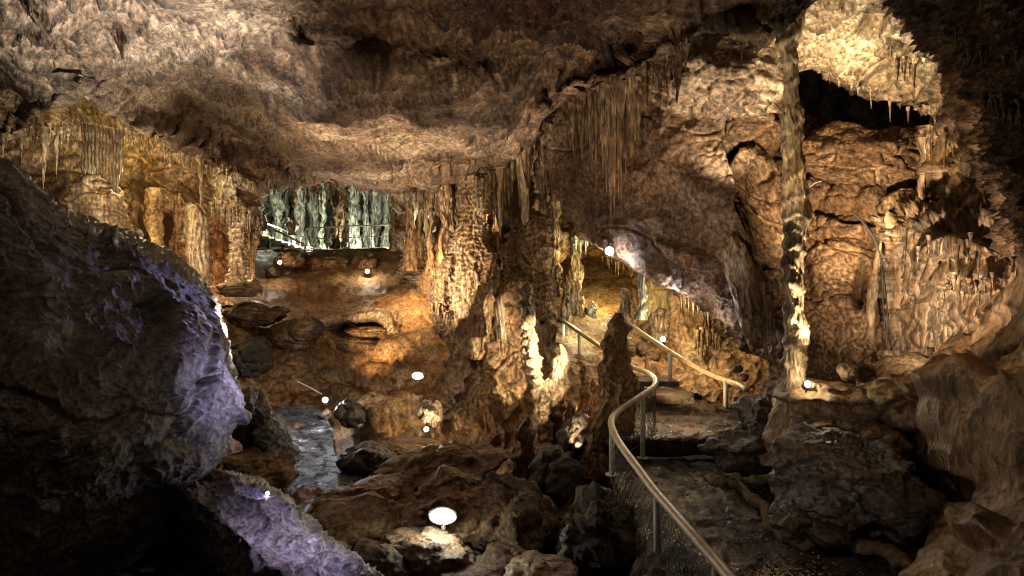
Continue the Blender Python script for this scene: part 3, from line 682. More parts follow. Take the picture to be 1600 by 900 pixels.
lathe('stalactite', [(820, 190, 15), (821, 215, 10), (821, 260, 8), (821, 310, 7.5), (820, 340, 6), (820, 352, 2)], 17.5, M['flow'], lambda p: .06 * flutes(p, 5, .08), label='longest single stalactite, pale and ribbed, hanging above the central columns', cat='stalactite', base='top', step=1.3)
lathe('stalactite', [(783, 262, 7), (783, 300, 5), (782, 340, 4), (781, 368, 1)], 18.5, M['flow'], lambda p: .05 * flutes(p, 5, .08), label='slim reddish stalactite reaching low between the central columns', cat='stalactite', base='top', step=1.3)

# ---- diagonal slab ------------------------------------------------------
def fold(rows, dx=30, dy=-8, dD=2.5):
    return [[(r[0][0] + dx, r[0][1] + dy, r[0][2] + dD)] + r for r in rows]
slab_rows = fold([[(790, 150, 20), (900, 110, 16), (1060, 60, 13.2)], [(812, 195, 19), (915, 150, 15.5), (1075, 110, 13.2)], [(845, 245, 18), (955, 205, 14.6), (1090, 155, 13.0)], [(878, 312, 17), (985, 280, 14.2), (1120, 208, 12.6)],
    [(908, 372, 16.3), (1020, 335, 13.8), (1142, 272, 12.2)], [(962, 402, 15.4), (1062, 388, 13.4), (1160, 350, 12)], [(1040, 452, 14.6), (1112, 430, 13.0), (1192, 418, 11.8)], [(1108, 492, 14.2), (1160, 488, 12.9), (1217, 488, 11.8)], [(1180, 560, 13.6), (1205, 565, 12.8), (1235, 572, 12)]], 30, -14, 2.6)
loft('slanting_rock', slab_rows, M['slab'], lambda p: .35 * d_ceil(p, 1.0) + .10 * fbm(p * .8, 4) + (.02 + .10 * smooth(.6, -.4, p[:, 2])) * (ridged(p * np.array([1.8, 1, 1.0]), 5, .6) - .8), kind='thing', step=2.0,
    label='great slanting rock slab leaning over the walkway with a rough lower edge', cat='rock slab',
    bumps=[(1060, 240, 40, 110, -35, .2), (1075, 395, 60, 12, 25, .25)],
    tints=[(1000, 330, 60, 60, (.62, .55, .52), .8), (1090, 290, 40, 90, (1.3, 1.2, 1.2), .7), (900, 260, 60, 70, (.55, .48, .42), .8), (1080, 430, 70, 40, (1.6, 1.55, 1.7), .8)])  # lamp-lit lower edge painted pale violet, underside painted darker

# ---- hollow behind the walkway ---------------------------------------------
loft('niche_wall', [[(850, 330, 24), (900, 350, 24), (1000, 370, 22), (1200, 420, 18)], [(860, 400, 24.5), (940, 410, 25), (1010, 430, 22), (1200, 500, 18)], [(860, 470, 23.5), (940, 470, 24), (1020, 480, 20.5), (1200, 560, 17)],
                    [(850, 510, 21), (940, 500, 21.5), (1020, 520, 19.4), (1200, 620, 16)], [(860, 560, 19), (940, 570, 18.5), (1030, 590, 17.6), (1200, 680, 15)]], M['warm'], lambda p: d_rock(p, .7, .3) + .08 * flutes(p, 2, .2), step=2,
     tints=[(940, 430, 60, 60, (1.25, 1.05, .55), .8)])  # yellow glow of the niche light painted onto the wall
loft('flowstone_mass', [
    [(1010, 440, 21.7), (1030, 425, 20.2), (1065, 430, 19.5), (1100, 455, 19.2), (1135, 490, 20.7)],
    [(1005, 470, 21.7), (1030, 462, 19.4), (1070, 468, 18.6), (1105, 490, 18.7), (1130, 515, 20.2)],
    [(1000, 520, 21.2), (1035, 510, 19.2), (1070, 510, 18.4), (1110, 525, 18.4), (1128, 535, 20.2)],
    [(1040, 560, 20.2), (1065, 560, 18.2), (1085, 560, 17.9), (1112, 560, 18.0), (1126, 560, 19.7)],
    [(1068, 600, 19.2), (1082, 605, 17.8), (1100, 610, 17.5), (1125, 605, 17.6), (1150, 600, 19.2)],
    [(1070, 640, 18.7), (1085, 650, 17.4), (1100, 650, 17.2), (1125, 645, 17.3), (1155, 640, 16.5)]], M['warm'], lambda p: .22 * fbm(p * .7, 3) + .06 * flutes(p, 3, .12), kind='thing', step=1.6,
    label='smooth glowing orange flowstone mass under the slanting slab beyond the upper handrail', cat='flowstone')
for (x, y0, y1, r, D, lb, mt) in [(977, 445, 515, 8, 18.6, 'greenish cream stalagmite left of the white one in the niche', 'flow'), (990, 450, 500, 6, 19, 'rust brown stalagmite in the niche behind the handrail start', 'warm'), (1004, 420, 486, 7, 18.2, 'white spindle shaped stalagmite in the lit niche', 'white'),
                              (900, 390, 500, 12, 20.5, 'greenish ribbed column at the left of the niche', 'flow'), (925, 470, 500, 9, 20.6, 'pale green stump beside the upper platform', 'white'), (885, 430, 490, 7, 19.6, 'grey stalagmite behind the start of the long handrail', 'rock'), (1030, 478, 520, 14, 19.0, 'knobbly cream dome behind the small lamp by the handrail', 'flow'),
                              (1012, 500, 540, 10, 19.2, 'grey knob at the feet of the cream dome in the niche', 'rock')]:
    lathe('stalagmite', [(x, y0, 1.5), (x, y0 + 6, r * .6), (x, (y0 + y1) / 2, r), (x + 1, y1, r), (x, y1 + 14, r * 1.5)], D, M[mt], lambda p: .09 * flutes(p, 4, .3) + .06 * fbm(p * 3, 3), label=lb, cat='stalagmite', step=1.4)
for i in range(9):
    a = [(1002, 545, 10), (1020, 560, 13), (1045, 565, 10), (1010, 580, 14), (1060, 590, 9), (985, 548, 9), (1150, 575, 10), (1135, 600, 9), (1160, 590, 8)][i]
    boulder('rubble_stone', a[0], a[1], 18.4 if i < 6 else 16, a[2], a[2] * .8, .22, M['rock'], 'rough grey brown stone in the heap between the upper handrail and the niche' if i < 6 else 'rough brown stone in the dark hollow under the slab tip', 'stone', 'stones heaped by the upper handrail' if i < 6 else 'stones under the slab tip', step=1.6, seed=i)

# ---- right wall -----------------------------------------------------------
loft('cave_wall', [
    [(990, 60, 19), (1150, 100, 18.5), (1250, 172, 18), (1400, 212, 17), (1560, 170, 13)],
    [(1000, 120, 16.5), (1150, 140, 15.4), (1250, 175, 14.6), (1400, 215, 13.8), (1560, 180, 11.4)],
    [(1010, 200, 15.5), (1130, 215, 14.6), (1250, 225, 14), (1400, 250, 13.2), (1560, 205, 11)],
    [(1080, 300, 14.8), (1150, 300, 14.0), (1250, 310, 13.2), (1400, 310, 12.4), (1560, 260, 10.5)],
    [(1150, 400, 13.8), (1200, 400, 13.2), (1270, 390, 12.8), (1400, 380, 12), (1580, 330, 10)],
    [(1190, 480, 13.2), (1240, 470, 12.7), (1310, 470, 12.2), (1400, 460, 11.6), (1620, 420, 9.6)],
    [(1190, 560, 13), (1240, 560, 12.4), (1320, 560, 11.8), (1400, 550, 11.2), (1620, 520, 9.4)],
    [(1180, 640, 13), (1250, 640, 12), (1340, 640, 11), (1450, 640, 10.2), (1650, 640, 8.6)],
    [(1180, 740, 12), (1260, 740, 11), (1340, 740, 10.2), (1450, 740, 9.4), (1650, 740, 8)],
    [(1180, 900, 10), (1260, 900, 9.6), (1340, 900, 9), (1450, 900, 8.6), (1650, 900, 7.6)]], M['rock'], lambda p: .55 * d_rock(p, 1.1, .9) + d_crag(p, 1.0), step=2.0,
    bumps=[(1340, 330, 90, 20, 12, -.5), (1330, 375, 60, 14, 10, -.2), (1350, 450, 14, 34, 15, -.6), (1325, 430, 60, 60, 0, .25), (1290, 410, 30, 40, 0, .15)],
    tints=[(1310, 430, 50, 60, (1.25, 1.2, 1.15), .7), (1150, 500, 40, 70, (.5, .45, .42), .7), (1320, 240, 110, 60, (1.1, .92, .75), .6), (1340, 640, 140, 60, (.6, .5, .42), .7)])
# pale bulge behind the column top, upper centre-right
boulder('rock_bulge', 1118, 128, 13.2, 110, 66, 1.1, M['ceil'], 'pale rounded rock bulge lit amber just left of the tall column top', 'rock', A=.9, rot=8, disp=lambda p: d_ceil(p, .6) + .08 * fbm(p * 3, 4))
boulder('rock_block', 1172, 214, 13.4, 48, 32, .6, M['rock'], 'small square brown block wedged left of the tall column', 'rock', block=.55, A=.7)
boulder('rock_block', 1352, 250, 13.0, 116, 56, .8, M['rock'], 'biggest cracked tan block of the right wall, right of the tall column', 'rock', block=.3, rot=14, disp=lambda p: d_crag(p, 1.1) - .12 * (1 - smooth(0, .06, np.subtract(*worley(p * .55 + 2)[1::-1]))))
boulder('rock_block', 1190, 330, 12.9, 44, 92, .6, M['rock'], 'upright fissured brown block left of the middle of the tall column', 'rock', block=.4, A=.9, rot=-18, disp=lambda p: d_crag(p, 1.3))
boulder('rock_block', 1212, 178, 13.6, 28, 22, .5, M['rock'], 'small brown block above the others beside the tall column', 'rock', block=.4, A=.7)
boulder('rock_block', 1168, 460, 12.2, 30, 90, .5, M['flow'], 'long drooping ribbed rock tongue at the tip of the slanting slab', 'rock', A=1, rot=-14, disp=lambda p: d_flow(p, 1.0, .14, .1, .6, 3))
# upper bright slab
loft('hanging_slab', [
    [(1180, -200, 7.6), (1300, -220, 7.2), (1480, -200, 6.8)],
    [(1180, -60, 9.6), (1300, -60, 9.2), (1450, -60, 8.4)],
    [(1190, 20, 11), (1300, 20, 10.8), (1400, 20, 10.2), (1480, 40, 9)],
    [(1200, 70, 12.2), (1300, 80, 12), (1400, 80, 11.2), (1500, 110, 9.8)],
    [(1215, 100, 12.8), (1300, 120, 12.6), (1400, 145, 11.9), (1470, 170, 10.9), (1530, 190, 10)],
    [(1225, 104, 13), (1262, 106, 13), (1300, 134, 12.8), (1345, 152, 12.4), (1400, 163, 12), (1440, 180, 11.4), (1480, 205, 10.8), (1535, 235, 10)],
    [(1225, 84, 15), (1262, 90, 15), (1300, 110, 15), (1400, 140, 14), (1480, 180, 13), (1535, 200, 12)]], M['ceil'], lambda p: d_rock(p, .8, .35) + .1 * fbm(p * 2, 4), kind='thing', step=2,
    label='brightly lit yellow cream rock slab hanging above the black gap at upper right', cat='rock slab',
    bumps=[(1365, 40, 20, 30, 25, -.5), (1395, 75, 14, 8, 0, -.3), (1330, 110, 40, 14, 10, .15)],
    tints=[(1300, 60, 90, 80, (1.2, 1.15, .95), .8), (1420, 110, 60, 40, (1.1, 1.15, .85), .7)])
# near dark rock of the upper right with its pale rim
loft('dark_overhang', [
    [(1370, -120, 10), (1400, -100, 7.4), (1500, -160, 6), (1700, -200, 4.6), (1900, -200, 4)],
    [(1380, 0, 10.5), (1400, 0, 8.6), (1430, 15, 8), (1520, 0, 7), (1680, -20, 5.6), (1900, -20, 4.8)],
    [(1430, 60, 10.6), (1445, 60, 8.9), (1470, 75, 8.3), (1560, 70, 7.2), (1700, 60, 6), (1900, 60, 5)],
    [(1490, 130, 10.8), (1497, 135, 9), (1515, 150, 8.3), (1580, 140, 7.4), (1700, 140, 6.2), (1900, 140, 5.2)],
    [(1520, 200, 10.8), (1526, 205, 9), (1540, 215, 8.4), (1600, 210, 7.4), (1700, 210, 6.4), (1900, 210, 5.4)],
    [(1520, 260, 10.6), (1530, 265, 9), (1548, 270, 8.4), (1610, 280, 7.6), (1700, 290, 6.6), (1900, 290, 5.6)],
    [(1545, 330, 10.2), (1555, 330, 8.8), (1575, 335, 8.2), (1625, 350, 7.6), (1700, 370, 6.8), (1900, 370, 5.8)],
    [(1570, 400, 10), (1580, 400, 8.8), (1600, 405, 8.2), (1640, 430, 7.6), (1700, 440, 7), (1900, 440, 6)]], M['rock'], lambda p: .8 * d_rock(p, 1, .3) + .12 * (ridged(p * 2.4, 5, .65) - .8), kind='thing', step=2,
    label='dark pitted overhanging rock filling the upper right corner', cat='rock', tints=[(1570, 100, 80, 90, (.62, .46, .38), .8), (1600, 300, 60, 100, (.55, .42, .34), .8), (1520, 170, 22, 60, (1.3, 1.2, 1.0), .7)])
# flowstone drapery on the right
loft('flowstone_drapery', [
    [(1375, 345, 12.6), (1400, 330, 11.6), (1440, 315, 10.8), (1490, 318, 10.2), (1560, 330, 9.6), (1640, 330, 9.4)],
    [(1368, 375, 12.5), (1390, 368, 11), (1440, 362, 10.2), (1500, 365, 9.7), (1570, 372, 9.2), (1640, 380, 9)],
    [(1372, 420, 12.5), (1388, 420, 11), (1440, 415, 10.3), (1500, 412, 9.7), (1570, 415, 9.1), (1650, 420, 8.8)],
    [(1375, 470, 12.4), (1392, 470, 11), (1440, 470, 10.5), (1500, 465, 9.9), (1570, 460, 9.3), (1650, 460, 8.9)],
    [(1378, 520, 12.3), (1395, 525, 11.1), (1440, 530, 10.7), (1500, 530, 10.1), (1560, 520, 9.6), (1650, 500, 9)],
    [(1380, 560, 12), (1400, 570, 11.1), (1440, 575, 10.8), (1500, 580, 10.3), (1560, 570, 9.8), (1650, 550, 9.3)]], M['flow'], lambda p: .30 * tiers(p, 1.15, .7) + .20 * flutes(p, 2.6, .05) + .09 * flutes(p + 9, 7, .05) + .16 * fbm(p * .7, 3), kind='thing', step=1.8,
    label='wide pale tan flowstone drapery with fringed tiers on the right wall', cat='flowstone', bumps=[(1500, 385, 50, 18, 0, .25), (1510, 440, 60, 25, 0, .2), (1560, 500, 30, 30, 0, -.3)])
lathe('flowstone_bowl', [(1415, 296, 14), (1415, 310, 34), (1412, 325, 38), (1405, 340, 26), (1398, 352, 8)], 12.0, M['flow'], lambda p: .06 * flutes(p, 5, .3) + .05 * fbm(p * 3, 3), depth=.7, label='bowl shaped pale ledge fringed below the cracked tan block on the right wall', cat='ledge', step=1.5)
lathe('stalactite', [(1445, 215, 10), (1447, 250, 6), (1444, 280, 5), (1440, 305, 4), (1436, 320, 1.5)], 11.4, M['flow'], lambda p: .07 * flutes(p, 5, .1), label='curved cream drip strand hanging beside the bowl shaped ledge', cat='stalactite', base='top', step=1.4)
lathe('stalactite', [(1376, 380, 2), (1370, 420, 6), (1366, 460, 11), (1362, 500, 9), (1360, 530, 8)], 11.5, M['flow'], lambda p: .08 * fbm(p * 2, 3), label='smooth tan rib running down left of the black cable on the right wall', cat='flowstone', base='top', step=1.5)

# ---- tall column --------------------------------------------------------
lathe('tall_column', [(1238, -40, 26), (1240, 10, 17), (1236, 50, 19), (1233, 80, 15), (1235, 120, 12), (1238, 165, 13), (1239, 172, 15), (1240, 230, 17), (1240, 290, 19), (1243, 325, 21), (1245, 345, 22), (1243, 375, 18), (1240, 400, 17), (1240, 440, 18), (1240, 480, 16), (1242, 530, 18), (1240, 560, 18), (1239, 600, 19), (1234, 640, 24), (1226, 690, 34), (1222, 720, 44)], 10.4, M['flow'],
      lambda p: .06 * fbm(p * 1.8, 4) + .03 * flutes(p, 5, .15) + .04 * fbm(p * 3, 3) * smooth(1.6, .2, p[:, 2]) + .035 * tiers(p, .3, 1.2) + .012 * fbm(p * 14, 3), label='tall slender stone column reaching from rock pedestal to ceiling, lit at its foot', cat='column', step=1.3,
      tints=[(1240, 230, 22, 70, (.95, .82, .58), .6)])
boulder('column_pedestal', 1290, 640, 10.3, 74, 48, .9, M['flow'], 'layered rounded pedestal rock at the foot of the tall column', 'rock', A=.7, disp=lambda p: .14 * tiers(p, .2, 1) + .1 * fbm(p * 1.4, 4), tints=[(1290, 640, 80, 50, (.7, .6, .5), .8)])
boulder('boulder', 1415, 618, 9.9, 72, 48, .8, M['flow'], 'sloping grey brown slab boulder right of the column pedestal', A=.8, rot=-18, block=.2, tints=[(1415, 618, 80, 50, (.65, .6, .52), .8)])
for i, (x, y, r, lb, mt) in enumerate([(1268, 604, 10, 'small round stone glowing right beside the foot lamp of the tall column', 'flow'), (1385, 556, 10, 'small pale upright stone glowing at the wall base', 'flow'), (1325, 580, 14, 'jagged stone lit bright between pedestal and slab boulder', 'flow'),
                                       (1352, 578, 12, 'rough brown stone at the crest of the slab boulder', 'rock'), (1316, 620, 14, 'lit pale stone on the right shoulder of the pedestal', 'flow'), (1440, 578, 14, 'low dark stone against the drapery foot', 'rock'), (1245, 700, 12, 'small rounded stone on the arm below the column', 'flow')]):
    boulder('stone', x, y, 10.0 if i != 1 else 10.6, r, r * .9, .14 + .004 * r, M[mt], lb, 'stone', A=.8, step=1.5, seed=i)
boulder('boulder', 1310, 752, 8.7, 118, 82, 1.0, M['violet'], 'big dark domed boulder beside the path below the tall column', A=1.0, disp=lambda p: d_crag(p, 1.0), tints=[(1300, 760, 180, 120, (.75, .60, .44), 1.0)])
boulder('boulder', 1165, 702, 10.9, 70, 44, .8, M['dark'], 'low dark boulder at the path edge left of the domed one', A=.9)
boulder('boulder', 1200, 655, 11.6, 44, 42, .7, M['dark'], 'dark boulder tucked behind the low one near the end of the short handrail', A=.9)
boulder('boulder', 1260, 690, 9.7, 62, 30, .6, M['rock'], 'brown rock arm draped between the column foot and the domed boulder', A=.7, rot=-24)
boulder('boulder', 1400, 790, 8.0, 70, 50, .6, M['dark'], 'dark lumpy boulder on the right flank of the domed boulder', A=.9)
boulder('boulder', 1235, 815, 8.1, 34, 26, .35, M['dark'], 'small dark round rock at the left foot of the domed boulder', A=.8)
boulder('boulder', 1290, 832, 7.8, 36, 20, .35, M['dark'], 'knobbed dark rock at the front foot of the domed boulder', A=.8)
boulder('boulder', 1350, 690, 9.6, 60, 40, .6, M['rock'], 'brown shoulder rock between domed boulder and slab boulder', A=.8)
# big flowing rock at lower right
loft('flowstone_mound', [
    [(1598, 320, 9.6), (1610, 330, 8.6), (1680, 330, 7), (1850, 330, 5)],
    [(1575, 400, 10), (1592, 410, 8.6), (1660, 410, 7), (1850, 410, 5)],
    [(1530, 495, 10.2), (1555, 500, 8.8), (1620, 500, 7.4), (1850, 500, 5)],
    [(1440, 580, 10.6), (1475, 580, 9.2), (1530, 575, 8.4), (1620, 570, 7.2), (1850, 570, 5)],
    [(1430, 640, 10), (1458, 640, 8.4), (1520, 620, 7.6), (1620, 620, 6.6), (1850, 620, 4.8)],
    [(1440, 710, 9.6), (1462, 710, 8), (1520, 700, 7.1), (1620, 700, 6.3), (1850, 700, 4.6)],
    [(1462, 780, 9), (1480, 780, 7.6), (1530, 780, 6.9), (1620, 780, 6.0), (1850, 780, 4.4)],
    [(1420, 830, 8.6), (1445, 835, 7.2), (1500, 850, 6.5), (1620, 850, 5.6), (1850, 850, 4.2)],
    [(1415, 890, 7.9), (1440, 895, 6.7), (1500, 910, 6.0), (1620, 920, 5.2), (1850, 930, 4)],
    [(1400, 1000, 6.9), (1430, 1010, 5.8), (1500, 1010, 5.2), (1650, 1010, 4.6), (1850, 1010, 3.8)]], M['flow'],
    lambda p: .26 * fbm(p * .7, 3) + .04 * (ridged(p * 1.6, 3, .5) - .8) + .07 * flutes(p, 1.8, .1), kind='thing', step=2,
    bumps=[(1510, 610, 50, 26, -20, .35), (1560, 560, 70, 14, -38, -.3), (1470, 760, 40, 24, 0, -.3), (1590, 720, 30, 50, 10, -.25), (1540, 830, 40, 30, 0, .25)],
    label='massive smooth tan flowstone bulk in the lower right corner', cat='flowstone', tints=[(1540, 720, 260, 280, (.42, .34, .25), 1.0), (1500, 620, 60, 30, (.3, .25, .2), .8), (1500, 700, 50, 50, (.8, .74, .56), .7)])

# ---- path ----------------------------------------------------------------
def world(px, py, z):                     # ray to height z
    D = z * F / (450 - py); return (px, py, D)
path_rows = [[world(985, 1010, -3.45), (1010, 930, 7.3), world(1100, 930, -3.25), world(1300, 935, -3.25), world(1520, 940, -3.2), world(1650, 940, -3.2)],
             [world(960, 880, -4.0), world(1022, 872, -3.2), world(1120, 850, -3.2), world(1250, 850, -3.18), world(1400, 850, -3.15), world(1600, 850, -3.1)],
             [world(948, 800, -4.0), world(978, 790, -3.15), world(1080, 780, -3.12), world(1180, 780, -3.12), world(1280, 780, -3.1), world(1500, 780, -3.05)],
             [world(938, 750, -4.1), world(962, 742, -3.12), world(1060, 740, -3.1), world(1130, 740, -3.1), world(1200, 740, -3.08), world(1400, 740, -3.0)],
             [world(930, 722, -4.0), world(955, 716, -3.1), world(1040, 716, -3.1), world(1110, 716, -3.1), world(1180, 716, -3.1), world(1300, 716, -3.0)]]
loft('path', path_rows, M['path'], lambda p: .035 * fbm(p * 2.2, 4) + .03 * (ridged(p * 3, 4) - .8), step=2.4)
up_rows = [[world(950, 716, -3.2), world(1000, 714, -3.12), world(1060, 714, -3.1), world(1130, 712, -3.1), world(1180, 712, -3.1)],
           [(945, 692, 12.3), (1000, 688, 12.2), (1060, 690, 12.15), (1115, 690, 12.1), (1180, 690, 12)],
           [(955, 665, 13.6), (1000, 664, 13.6), (1060, 664, 13.5), (1110, 664, 13.4), (1180, 668, 13.2)],
           [(965, 640, 15), (1010, 640, 15), (1060, 640, 14.9), (1100, 642, 14.8), (1180, 650, 14.5)],
           [(970, 626, 15.4), (1010, 624, 15.3), (1060, 622, 15.3), (1100, 624, 15.2), (1180, 635, 15)]]
loft('upper_path', up_rows, M['path'], lambda p: .03 * fbm(p * 2.2, 4) + .04 * (ridged(p * 2.4, 5, .6) - .8), step=1.8, tints=[(1060, 660, 60, 26, (2.2, 1.7, 1.2), .7)])  # warm pool of light painted onto the path colour
# stone kerb along the foot of the boulders
kp = spline([P(1105, 742, 10.9), P(1145, 755, 10.3), P(1180, 780, 9.6), P(1205, 815, 8.8), P(1240, 838, 8.3), P(1300, 846, 8.0), P(1360, 856, 7.7), P(1410, 872, 7.4), P(1450, 900, 6.95), P(1470, 940, 6.4)], 150)
V, T = tube_vf(kp - np.array([0, 0, .03]), .07, 14); V = V + (fbm(V * 2.2, 4) * .09)[:, None] * np.array([.8, .8, 1]); tag(mesh_np('kerb', V, T, M['rock'], tint=np.full((len(V), 3), .42)), 'low rounded stone kerb curving along the right side of the path', 'kerb', kind='thing')
# steps
def slab_step(px0, px1, py, D, dep, thick, label):
    a, b = np.array(P(px0, py, D)), np.array(P(px1, py, D)); m = MB()
    c = (a + b) / 2; m.box((c[0], c[1] + dep / 2, c[2] - thick / 2), (abs(b[0] - a[0]) / 2, dep / 2, thick / 2))
    o = m.build('stone_step', M['path'], loc=None, sm=False); return tag(o, label, 'step')
slab_step(1022, 1084, 616, 15.1, 1.2, .22, 'concrete step with a pale worn edge beside the orange flowstone')
slab_step(1000, 1062, 596, 16.4, 1.2, .22, 'second narrow concrete step higher up behind the pale edged one')
# upper platform at left
gx, gy = np.meshgrid(np.linspace(842, 985, 90), np.linspace(520, 560, 40))
sheet_grid('platform_floor', gx, gy, 1.95 * F / (gy - 450) * 1.0, M['wet'], lambda p: .02 * fbm(p * 3, 3))
loft('platform_side', [[(840, 556, 19.2), (900, 558, 19), (985, 560, 18.6)], [(845, 580, 19.1), (900, 585, 18.9), (985, 590, 18.4)], [(850, 640, 18.5), (900, 650, 18), (985, 660, 17.5)]], M['dark'], lambda p: .15 * fbm(p, 3))

# ---- foreground pit boulders -------------------------------------------------
for (x, y, D, rx, ry, rz, lb, mt, A, rot) in [
    (720, 800, 10.6, 92, 58, 1.0, 'broad domed boulder right behind the oval flood lamp', 'warm', .8, 4), (800, 815, 10.1, 66, 62, .9, 'cracked brown boulder at the right side of the flood lamp', 'rock', .9, 10),
    (560, 815, 11.0, 110, 52, 1.2, 'large dark sloping boulder left of the flood lamp', 'warm', .7, -14), (690, 735, 12.6, 110, 34, 1.0, 'long low brown boulder behind the domed one', 'warm', .7, -8), (665, 868, 8.9, 90, 34, .7, 'flat pale cracked rock lying in front of the flood lamp', 'rock', 1, 8),
    (600, 885, 8.6, 60, 36, .6, 'dull brown rock left of the flat pale cracked one', 'rock', 1, 0), (790, 880, 8.8, 46, 22, .5, 'small blocky rock under the flood lamp at the bottom edge', 'rock', .9, 0), (840, 898, 8.3, 60, 26, .5, 'tan rounded rock at the bottom edge near the dark spike', 'flow', .7, -8),
    (740, 905, 8.2, 60, 14, .4, 'low pale slab peeking up at the bottom edge', 'rock', .6, 0), (870, 740, 12.3, 44, 40, .7, 'dark brown rock right of the ribbed stump', 'dark', .9, 0), (940, 850, 9.4, 60, 90, .8, 'tall black rock face just left of the wire mesh', 'dark', 1, 0),
    (905, 690, 13.6, 40, 44, .7, 'reddish dark rock under the orange spires', 'dark', .9, 0), (395, 735, 12.6, 56, 34, .8, 'mossy olive boulder between the violet slab and the wet floor', 'rock', .8, 0), (380, 650, 13.6, 26, 40, .6, 'dark rock right behind the jutting nose of the violet boulder', 'dark', .8, 0),
    (640, 698, 14.9, 60, 14, .6, 'smooth brown boulder left of the star bright lamp', 'warm', .5, 6), (585, 722, 13.7, 50, 26, .6, 'dark wet boulder on the right bank of the wet floor', 'dark', .8, 12), (548, 650, 16.0, 26, 26, .5, 'dark rounded boulder added to darken the lamplit ground right of the wet floor lamp', 'dark', .8, 12), (510, 648, 16.9, 10, 9, .2, 'small pale stone carrying the wet floor lamp', 'flow', .6, 0)]:  # dark boulder by the wet floor lamp is added to cover lamplit ground
    boulder('boulder', x, y, D, rx, ry, rz, M[mt], lb, A=A, rot=rot, tints=[(395, 735, 60, 36, (.8, .85, .4), .8)] if x == 395 else ([(x, y, 300, 300, (.5, .45, .42), .9)] if mt in ('warm', 'rock') and x != 665 else None))
boulder('stone', 676, 645, 14.5, 20, 24, .35, M['flow'], 'knobbly pale stone glowing right behind the star bright lamp', 'stone', A=1.3, rot=15, step=1.3)
boulder('stone', 627, 600, 16.9, 6, 9, .15, M['flow'], 'little pale stone stub left of the bright oval lamp on the slope', 'stone', A=.8, step=1.2)
lathe('stalagmite', [(407, 608, 1.5), (410, 625, 7), (414, 650, 13), (422, 680, 20), (432, 705, 26), (436, 722, 30)], 13.2, M['violet'], lambda p: .12 * fbm(p * 2.2, 4) + .05 * ridged(p * 4, 3), label='pointed grey stalagmite leaning left beside the wet floor', cat='stalagmite', step=1.3)
lathe('stalagmite', [(392, 618, 1), (396, 640, 8), (400, 670, 14), (404, 710, 20)], 13.6, M['dark'], lambda p: .1 * fbm(p * 2.2, 4), label='dark companion spike left of the pointed grey stalagmite', cat='stalagmite', step=1.5)
lathe('stalagmite', [(888, 820, 2), (888, 835, 7), (886, 860, 9), (882, 900, 14), (880, 930, 16)], 8.8, M['violet'], lambda p: .07 * fbm(p * 4, 4) + .03 * ridged(p * 7, 3), label='thin spiky white edged stalagmite at the bottom edge', cat='stalagmite', step=1.4)

# ---- big left boulder ----------------------------------------------------
Lrows = [
    [(-450, 120, 12), (0, 240, 12), (110, 330, 12), (200, 360, 12), (300, 420, 12), (345, 470, 12)],
    [(-450, 130, 6.5), (0, 268, 7), (60, 312, 7.2), (110, 352, 7.4), (150, 374, 7.6), (195, 380, 7.8), (240, 406, 8), (300, 442, 8.3), (340, 474, 8.5), (347, 490, 9.5)],
    [(-450, 300, 5.3), (0, 370, 6), (120, 425, 6.5), (220, 450, 7.1), (300, 480, 7.7), (338, 500, 8.2), (351, 520, 8.8), (335, 520, 11.5)],
    [(-450, 460, 4.8), (0, 500, 5.5), (150, 530, 6.1), (260, 550, 6.8), (320, 565, 7.4), (352, 575, 8), (362, 580, 8.8), (345, 580, 11.5)],
    [(-450, 600, 4.6), (0, 620, 5.2), (150, 620, 5.8), (260, 625, 6.4), (330, 628, 7), (365, 628, 7.5), (378, 632, 8.2), (358, 632, 11)],
    [(-450, 700, 4.6), (0, 690, 5.1), (150, 685, 5.6), (250, 680, 6.2), (310, 680, 6.7), (345, 675, 7.2), (358, 676, 8), (340, 678, 10.5)],
    [(-450, 800, 4.7), (0, 770, 5.2), (150, 750, 5.6), (230, 735, 6.1), (285, 730, 6.6), (325, 722, 7.1), (338, 722, 7.8), (325, 722, 10)],
    [(-450, 900, 5), (0, 860, 5.5), (150, 810, 6), (220, 780, 6.5), (265, 765, 6.9), (295, 755, 7.3), (305, 752, 8), (290, 750, 10)],
    [(-450, 1100, 5.4), (0, 1020, 5.9), (150, 900, 6.4), (220, 860, 6.9), (270, 830, 7.3), (290, 810, 7.7), (300, 790, 8.6), (290, 780, 10)]]
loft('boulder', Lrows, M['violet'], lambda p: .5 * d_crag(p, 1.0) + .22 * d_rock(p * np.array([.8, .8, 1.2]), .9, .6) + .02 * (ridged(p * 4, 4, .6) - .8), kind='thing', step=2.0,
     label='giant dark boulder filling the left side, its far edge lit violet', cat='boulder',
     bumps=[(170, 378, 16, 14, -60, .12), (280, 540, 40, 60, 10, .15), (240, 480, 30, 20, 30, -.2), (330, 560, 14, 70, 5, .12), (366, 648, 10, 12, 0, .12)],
     tints=[(60, 560, 190, 260, (.34, .24, .17), 1.0), (200, 520, 70, 120, (.6, .5, .42), .7), (340, 620, 60, 110, (1.5, 1.5, 1.5), .7)])  # lit right edge painted brighter, unlit left side painted darker
